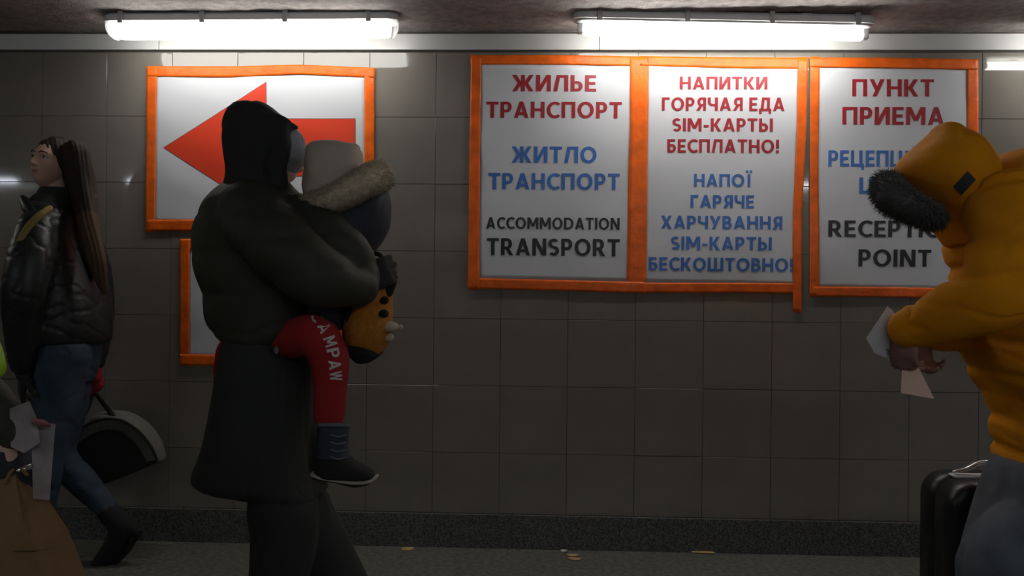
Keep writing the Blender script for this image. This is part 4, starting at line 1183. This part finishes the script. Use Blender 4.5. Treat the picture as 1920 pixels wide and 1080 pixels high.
patch_on([hb, pk], [(1815, 321), (1830, 337), (1803, 366), (1787, 350)], 6, .004, 'dark_badge', M_NAVY, root)
# cuffs
Geo().tube([p3(1716, 612, -.13), p3(1704, 616, -.125)], [.058, .052], n=20, sub=1).raw('sleeve_cuff', M_MUSTARD, root)
# jeans and shoes
g = Geo()
g.loft([(866, 1866, 2090, YP_, .16), (890, 1853, 2095, YP_, .19), (930, 1839, 2092, YP_, .20), (990, 1821, 2085, YP_, .19), (1040, 1804, 2070, YP_, .16)], n=36)
g.tube([p3(1925, 990, -.07), p3(1900, 1020, -.09), p3(1868, 1070, -.10), J['kn_l']*.4+J['an_l']*.6, J['an_l']+np.array([0, 0, .02])], [.09, .10, .10, .085, .075], n=22)
g.tube([p3(2010, 968, .06), p3(1990, 940, .10), p3(1975, 1060, .10), J['kn_r']*.5+J['an_r']*.5, J['an_r']+np.array([0, 0, .02])], [.12, .11, .095, .08, .07], n=22)
g.fuse('jeans', M_GREYJEANS, root, voxel=.0095, smooth=4, disp=folds(.005, 20, 121, .7))
for s_, dy in (('l', -.10), ('r', .10)):
    a = np.array([J['an_'+s_][0]+.07, J['an_'+s_][1], .001]); shoe(a, a+np.array([-.29, 0, 0]), YP_, root, M_BOOT2, M_DARKRUBBER, w=.05)

# papers in the hands
def leaf(name, label, pts_top, pts_bot, Y0, bend, m_, seed, tiltY=0.):
    n = 16; V = []
    def poly(pts, u):
        P = np.array(pts, float); d = np.r_[0, np.cumsum(np.hypot(*np.diff(P, axis=0).T))]; d /= d[-1]
        return np.stack([np.interp(u, d, P[:, 0]), np.interp(u, d, P[:, 1])], 1)
    u = np.linspace(0, 1, n+1); A = poly(pts_top, u); B = poly(pts_bot, u)
    for lay in (0, .0007):
        for j in range(n+1):
            for i in range(n+1):
                v = j/n; q = A[i]*(1-v)+B[i]*v
                V.append(at(q[0], q[1], Y0+bend*math.sin(math.pi*v)+tiltY*(i/n-.5)+lay))
    N_ = (n+1)**2; Fc = []
    for j in range(n):
        for i in range(n):
            a = j*(n+1)+i; Fc += [(a, a+n+1, a+n+2, a+1), (N_+a, N_+a+1, N_+a+n+2, N_+a+n+1)]
    rim = list(range(n+1))+[j*(n+1)+n for j in range(1, n+1)]+[n*(n+1)+i for i in range(n-1, -1, -1)]+[j*(n+1) for j in range(n-1, 0, -1)]
    for a, b in zip(rim, rim[1:]+rim[:1]): Fc.append((a, b, N_+b, N_+a))
    r_ = thing('leaflet', label, 'paper', at(*pts_bot[0], Y0))
    mesh_obj('sheet', V, Fc, m_, r_, False)
    return r_
lf = leaf('leaflet', 'white curled leaflet in the bowed parka wearer\'s hands', [(1664, 574), (1674, 582), (1700, 630)], [(1624, 634), (1640, 662), (1704, 690)], YP_-.07, -.012, M_LEAFLET, 1, .0)
g = Geo()
for i, (a, b) in enumerate((((1662, 655), (1672, 662)), ((1664, 662), (1686, 672)), ((1676, 663), (1682, 668)))):
    g.tube([at(*a, YP_-.086), at(*b, YP_-.086)], [.0012, .0012], n=6, sub=1)
g.raw('printed_mark', M_BLACK, lf)
leaf('leaflet', 'peach leaflet hanging below the white one in the parka wearer\'s hands', [(1692, 672), (1716, 676)], [(1689, 737), (1752, 748)], YP_-.09, .004, M_PINKLEAF, 2, .01)

# suitcase
YS = -1.0
sc_ = thing('suitcase', 'black cabin suitcase standing behind the grey-blue jeans', 'suitcase', (at(1840, 900, YS)[0], YS, 0))
xl = at(1752, 960, YS)[0]; xr = xl+.40; zt_ = at(1800, 893, YS)[2]
R = []; pts = []
def rrect(x0, x1, z0, z1, r, n=6):
    P = []
    for cx, cz, a0 in ((x1-r, z1-r, 0), (x0+r, z1-r, 90), (x0+r, z0+r, 180), (x1-r, z0+r, 270)):
        for k_ in range(n+1):
            a = math.radians(a0+90*k_/n); P.append((cx+r*math.cos(a), cz+r*math.sin(a)))
    return P
for dy, ins in ((-.12, .035), (-.115, .012), (-.10, 0), (-.004, 0), (-.003, .004), (.003, .004), (.004, 0), (.10, 0), (.115, .012), (.12, .035)):
    R.append(np.array([(x, YS+dy, z) for x, z in rrect(xl+ins, xr-ins, .05+ins, zt_-ins, .075)]))
Geo().rings(R).raw('shell', M_SUITCASE, sc_)
for k_ in range(5):
    x = xl+.07+.065*k_
    Geo().box((x-.012, YS-.126, .12), (x+.012, YS-.118, zt_-.09), bev=.003).raw('shell_rib', M_SUITCASE, sc_, smooth=False)
ha = [at(1790, 884, YS), at(1812, 879, YS), at(1838, 867, YS), at(1868, 867, YS), at(1895, 880, YS)]
Geo().tube(ha, [.008, .010, .011, .011, .010], n=12, flat=((0, 0, 1), .6)).raw('carry_handle', M_STEEL, sc_)
Geo().box((at(1785, 884, YS)[0], YS-.025, zt_-.002), (at(1900, 884, YS)[0], YS+.025, zt_+.006), bev=.002).raw('handle_plate', M_PLASTIC, sc_, smooth=False)
for x in (xl+.06, xr-.06):
    for dy in (-.08, .08):
        g = Geo().tube([(x-.01, YS+dy, .026), (x+.01, YS+dy, .026)], [.025, .025], n=16, sub=1, caps=False)
        g.box((x-.016, YS+dy-.012, .03), (x+.016, YS+dy+.012, .06), bev=.003); g.raw('wheel', M_DARKRUBBER, sc_, smooth=False)

# ------------------------------------------------------------------ passer-by cut by the left edge
YL_ = -1.875
def l3(px, py, dy=0): return at(px, py, YL_+dy)
lf_ = lambda z, px, dy=0: np.array([at(px, 900, YL_+dy)[0], YL_+dy, z])
root = thing('person', 'person in a dark sleeve and yellow-green vest cut off by the left edge', 'person', (at(-150, 900, YL_)[0], YL_, 0))
xh = at(-330, 900, YL_)[0]
def q3(dx, dy, z): return np.array([xh+dx, YL_+dy, z])
hl = Head(q3(.02, 0, 1.60), (.98, .05, -.1), (0, 0, 1), 1.0)
wr = l3(16, 862, -.02)
J = dict(pelvis=q3(-.02, 0, .95), chest=q3(0, 0, 1.24), neck=q3(0, 0, 1.44), sh_l=q3(0, .19, 1.39), sh_r=q3(0, -.19, 1.39),
         el_r=q3(-.04, -.24, 1.10), wr_r=q3(.08, -.20, .86), el_l=l3(-60, 650, .02), wr_l=wr,
         hp_l=q3(0, .09, .92), kn_l=q3(.12, .09, .50), an_l=q3(.10, .09, .09), to_l=q3(.22, .09, .03),
         hp_r=q3(0, -.09, .92), kn_r=q3(0, -.09, .50), an_r=q3(-.18, -.09, .10), to_r=q3(-.08, -.09, .03))
H = [(wr, (.30, 0, -.8), (-.6, .3, -.1), dict(side=1, k=.95, curl=(55, 60, 40))), (q3(.08, -.20, .86), (.1, 0, -1), (-.3, .9, 0), dict(side=-1, curl=(20, 25, 15)))]
body_geo(J, hl, 1.0, H).fuse('body', M_SKIN, root, voxel=.0062, smooth=2)
hl.eyes(root)
g = Geo().ball(hl.w(0, -.022, .022), .082, .095, .105, axes=hl.A, n=26); g.fuse('hair', M_HAIR, root, voxel=.007, smooth=2)
def ov(c, a, b, n=30, lat=(0, 1, 0), fw=(1, 0, 0)):
    th = np.linspace(0, 2*math.pi, n, endpoint=False)
    return np.array([np.array(c)+a*math.cos(t)*np.array(lat)+b*math.sin(t)*np.array(fw) for t in th])
g = Geo(); g.rings([ov(q3(-.01, 0, .80), .20, .15), ov(q3(0, 0, .95), .21, .16), ov(q3(0, 0, 1.15), .22, .16), ov(q3(0, 0, 1.34), .225, .15), ov(q3(0, 0, 1.43), .13, .10), ov(q3(0, 0, 1.50), .08, .08)])
g.tube([q3(0, .18, 1.38), q3(.02, .16, 1.22), l3(-110, 670, .03), l3(-2, 785, 0), l3(10, 835, 0)], [.08, .08, .072, .058, .046], n=20)
g.tube([q3(0, -.19, 1.37), q3(-.04, -.25, 1.10), q3(.06, -.21, .90)], [.08, .072, .05], n=20)
g.fuse('olive_coat', M_OLIVEBLACK, root, voxel=.009, smooth=4, disp=folds(.005, 22, 131))
g = Geo(); g.rings([ov(q3(.0, 0, 1.00), .235, .185), ov(q3(0, 0, 1.15), .24, .19), ov(q3(0, 0, 1.32), .235, .18), ov(q3(0, 0, 1.42), .15, .12)])
g.tube([l3(-110, 560, .03), l3(-60, 630, .04), l3(-12, 690, .0)], [.07, .06, .026], n=18)
g.fuse('hi_vis_vest', M_HIVIS, root, voxel=.010, smooth=3, disp=folds(.004, 20, 141))
g = Geo()
for s_ in 'lr': g.tube([J['hp_'+s_], J['kn_'+s_], J['an_'+s_]+np.array([0, 0, .02])], [.11, .085, .07], n=20)
g.fuse('trousers', M_NAVY, root, voxel=.0095, smooth=3, disp=folds(.005, 20, 151))
for s_ in 'lr':
    a = np.array([J['an_'+s_][0]-.06, J['an_'+s_][1], .001]); shoe(a, a+np.array([.27, 0, 0]), YL_, root, M_BOOT2, M_DARKRUBBER, w=.046)
Geo().tube([l3(4, 830), l3(18, 868)], [.042, .036], n=16, sub=1).raw('navy_cuff', M_NAVY, root)
g = Geo(); hand(g, wr, (.30, 0, -.8), (-.6, .3, -.1), side=1, k=1.12, curl=(55, 60, 40)); g.tube([l3(6, 838), l3(18, 868), l3(28, 885, -.01)], [.044, .046, .042], n=14); g.fuse('navy_glove', M_NAVY, root, voxel=.0055, smooth=2)
# bracelet
g = Geo()
th = np.linspace(0, 2*math.pi, 17)
c_ = l3(30, 882, -.01)
Geo().tube([c_+np.array([.036*math.cos(t), .030*math.sin(t), .010*math.cos(t)]) for t in th], [.0065]*17, n=10, sub=2, caps=False).raw('bracelet', M_STEEL, root)
# folded leaflets
leaf('leaflet', 'crumpled white leaflet tucked above the kraft paper bag, upper one', [(18, 766), (55, 752), (70, 785)], [(20, 838), (45, 850), (75, 830)], YL_-.04, .015, M_LEAFLET2, 3)
lb = leaf('leaflet', 'white leaflet with a pink corner standing beside the kraft paper bag', [(58, 790), (104, 795)], [(62, 935), (93, 938)], YL_-.02, .01, M_LEAFLET2, 4)
Geo().tube([l3(62, 790, -.05), l3(78, 792, -.055), l3(92, 797, -.04)], [.006, .007, .004], n=8, flat=((0, 1, 0), .3)).raw('pink_corner', mat('pink_print', (.35, .12, .12), .6), lb)
# kraft bag
kb = thing('paper_bag', 'brown kraft paper bag carried at the lower left edge', 'bag', l3(80, 1100))
g = Geo(); R = []
for (xa1, ya1), (xb1, yb1), dd in ((( -8, 905), (66, 886), .03), ((2, 960), (92, 958), .055), ((20, 1020), (118, 1006), .065), ((32, 1060), (138, 1062), .07), ((50, 1150), (170, 1150), .07), ((64, 1190), (182, 1190), .07)):
    xa1 -= 14; xb1 -= 22
    A0 = l3(xa1, ya1, -.03); B0 = l3(xb1, yb1, -.03)
    Q = []
    for s_, t in ((0, -1), (.25, -1), (.5, -1), (.75, -1), (1, -1), (1, -.3), (1, .3), (1, 1), (.75, 1), (.5, 1), (.25, 1), (0, 1), (0, .3), (0, -.3)):
        p_ = A0*(1-s_)+B0*s_; inn = .6 if abs(t) < .9 else 0
        Q.append((p_[0]+(-.012 if s_ == 1 else .012 if s_ == 0 else 0)*inn*1.5, p_[1]+dd*t, p_[2]))
    R.append(np.array(Q))
g.rings(R); g.raw('bag_body', M_KRAFT, kb, smooth=False)
Geo().tube([l3(26, 1032, -.105), l3(80, 1030, -.105), l3(126, 1022, -.105)], [.0018]*3, n=6).raw('fold_crease', mat('dark_kraft', (.22, .13, .05), .8), kb)
Geo().tube([l3(10, 905, -.07), l3(20, 885, -.05), l3(36, 878, -.03), l3(50, 890, -.05)], [.004]*4, n=8).raw('bag_handle', M_KRAFT, kb)
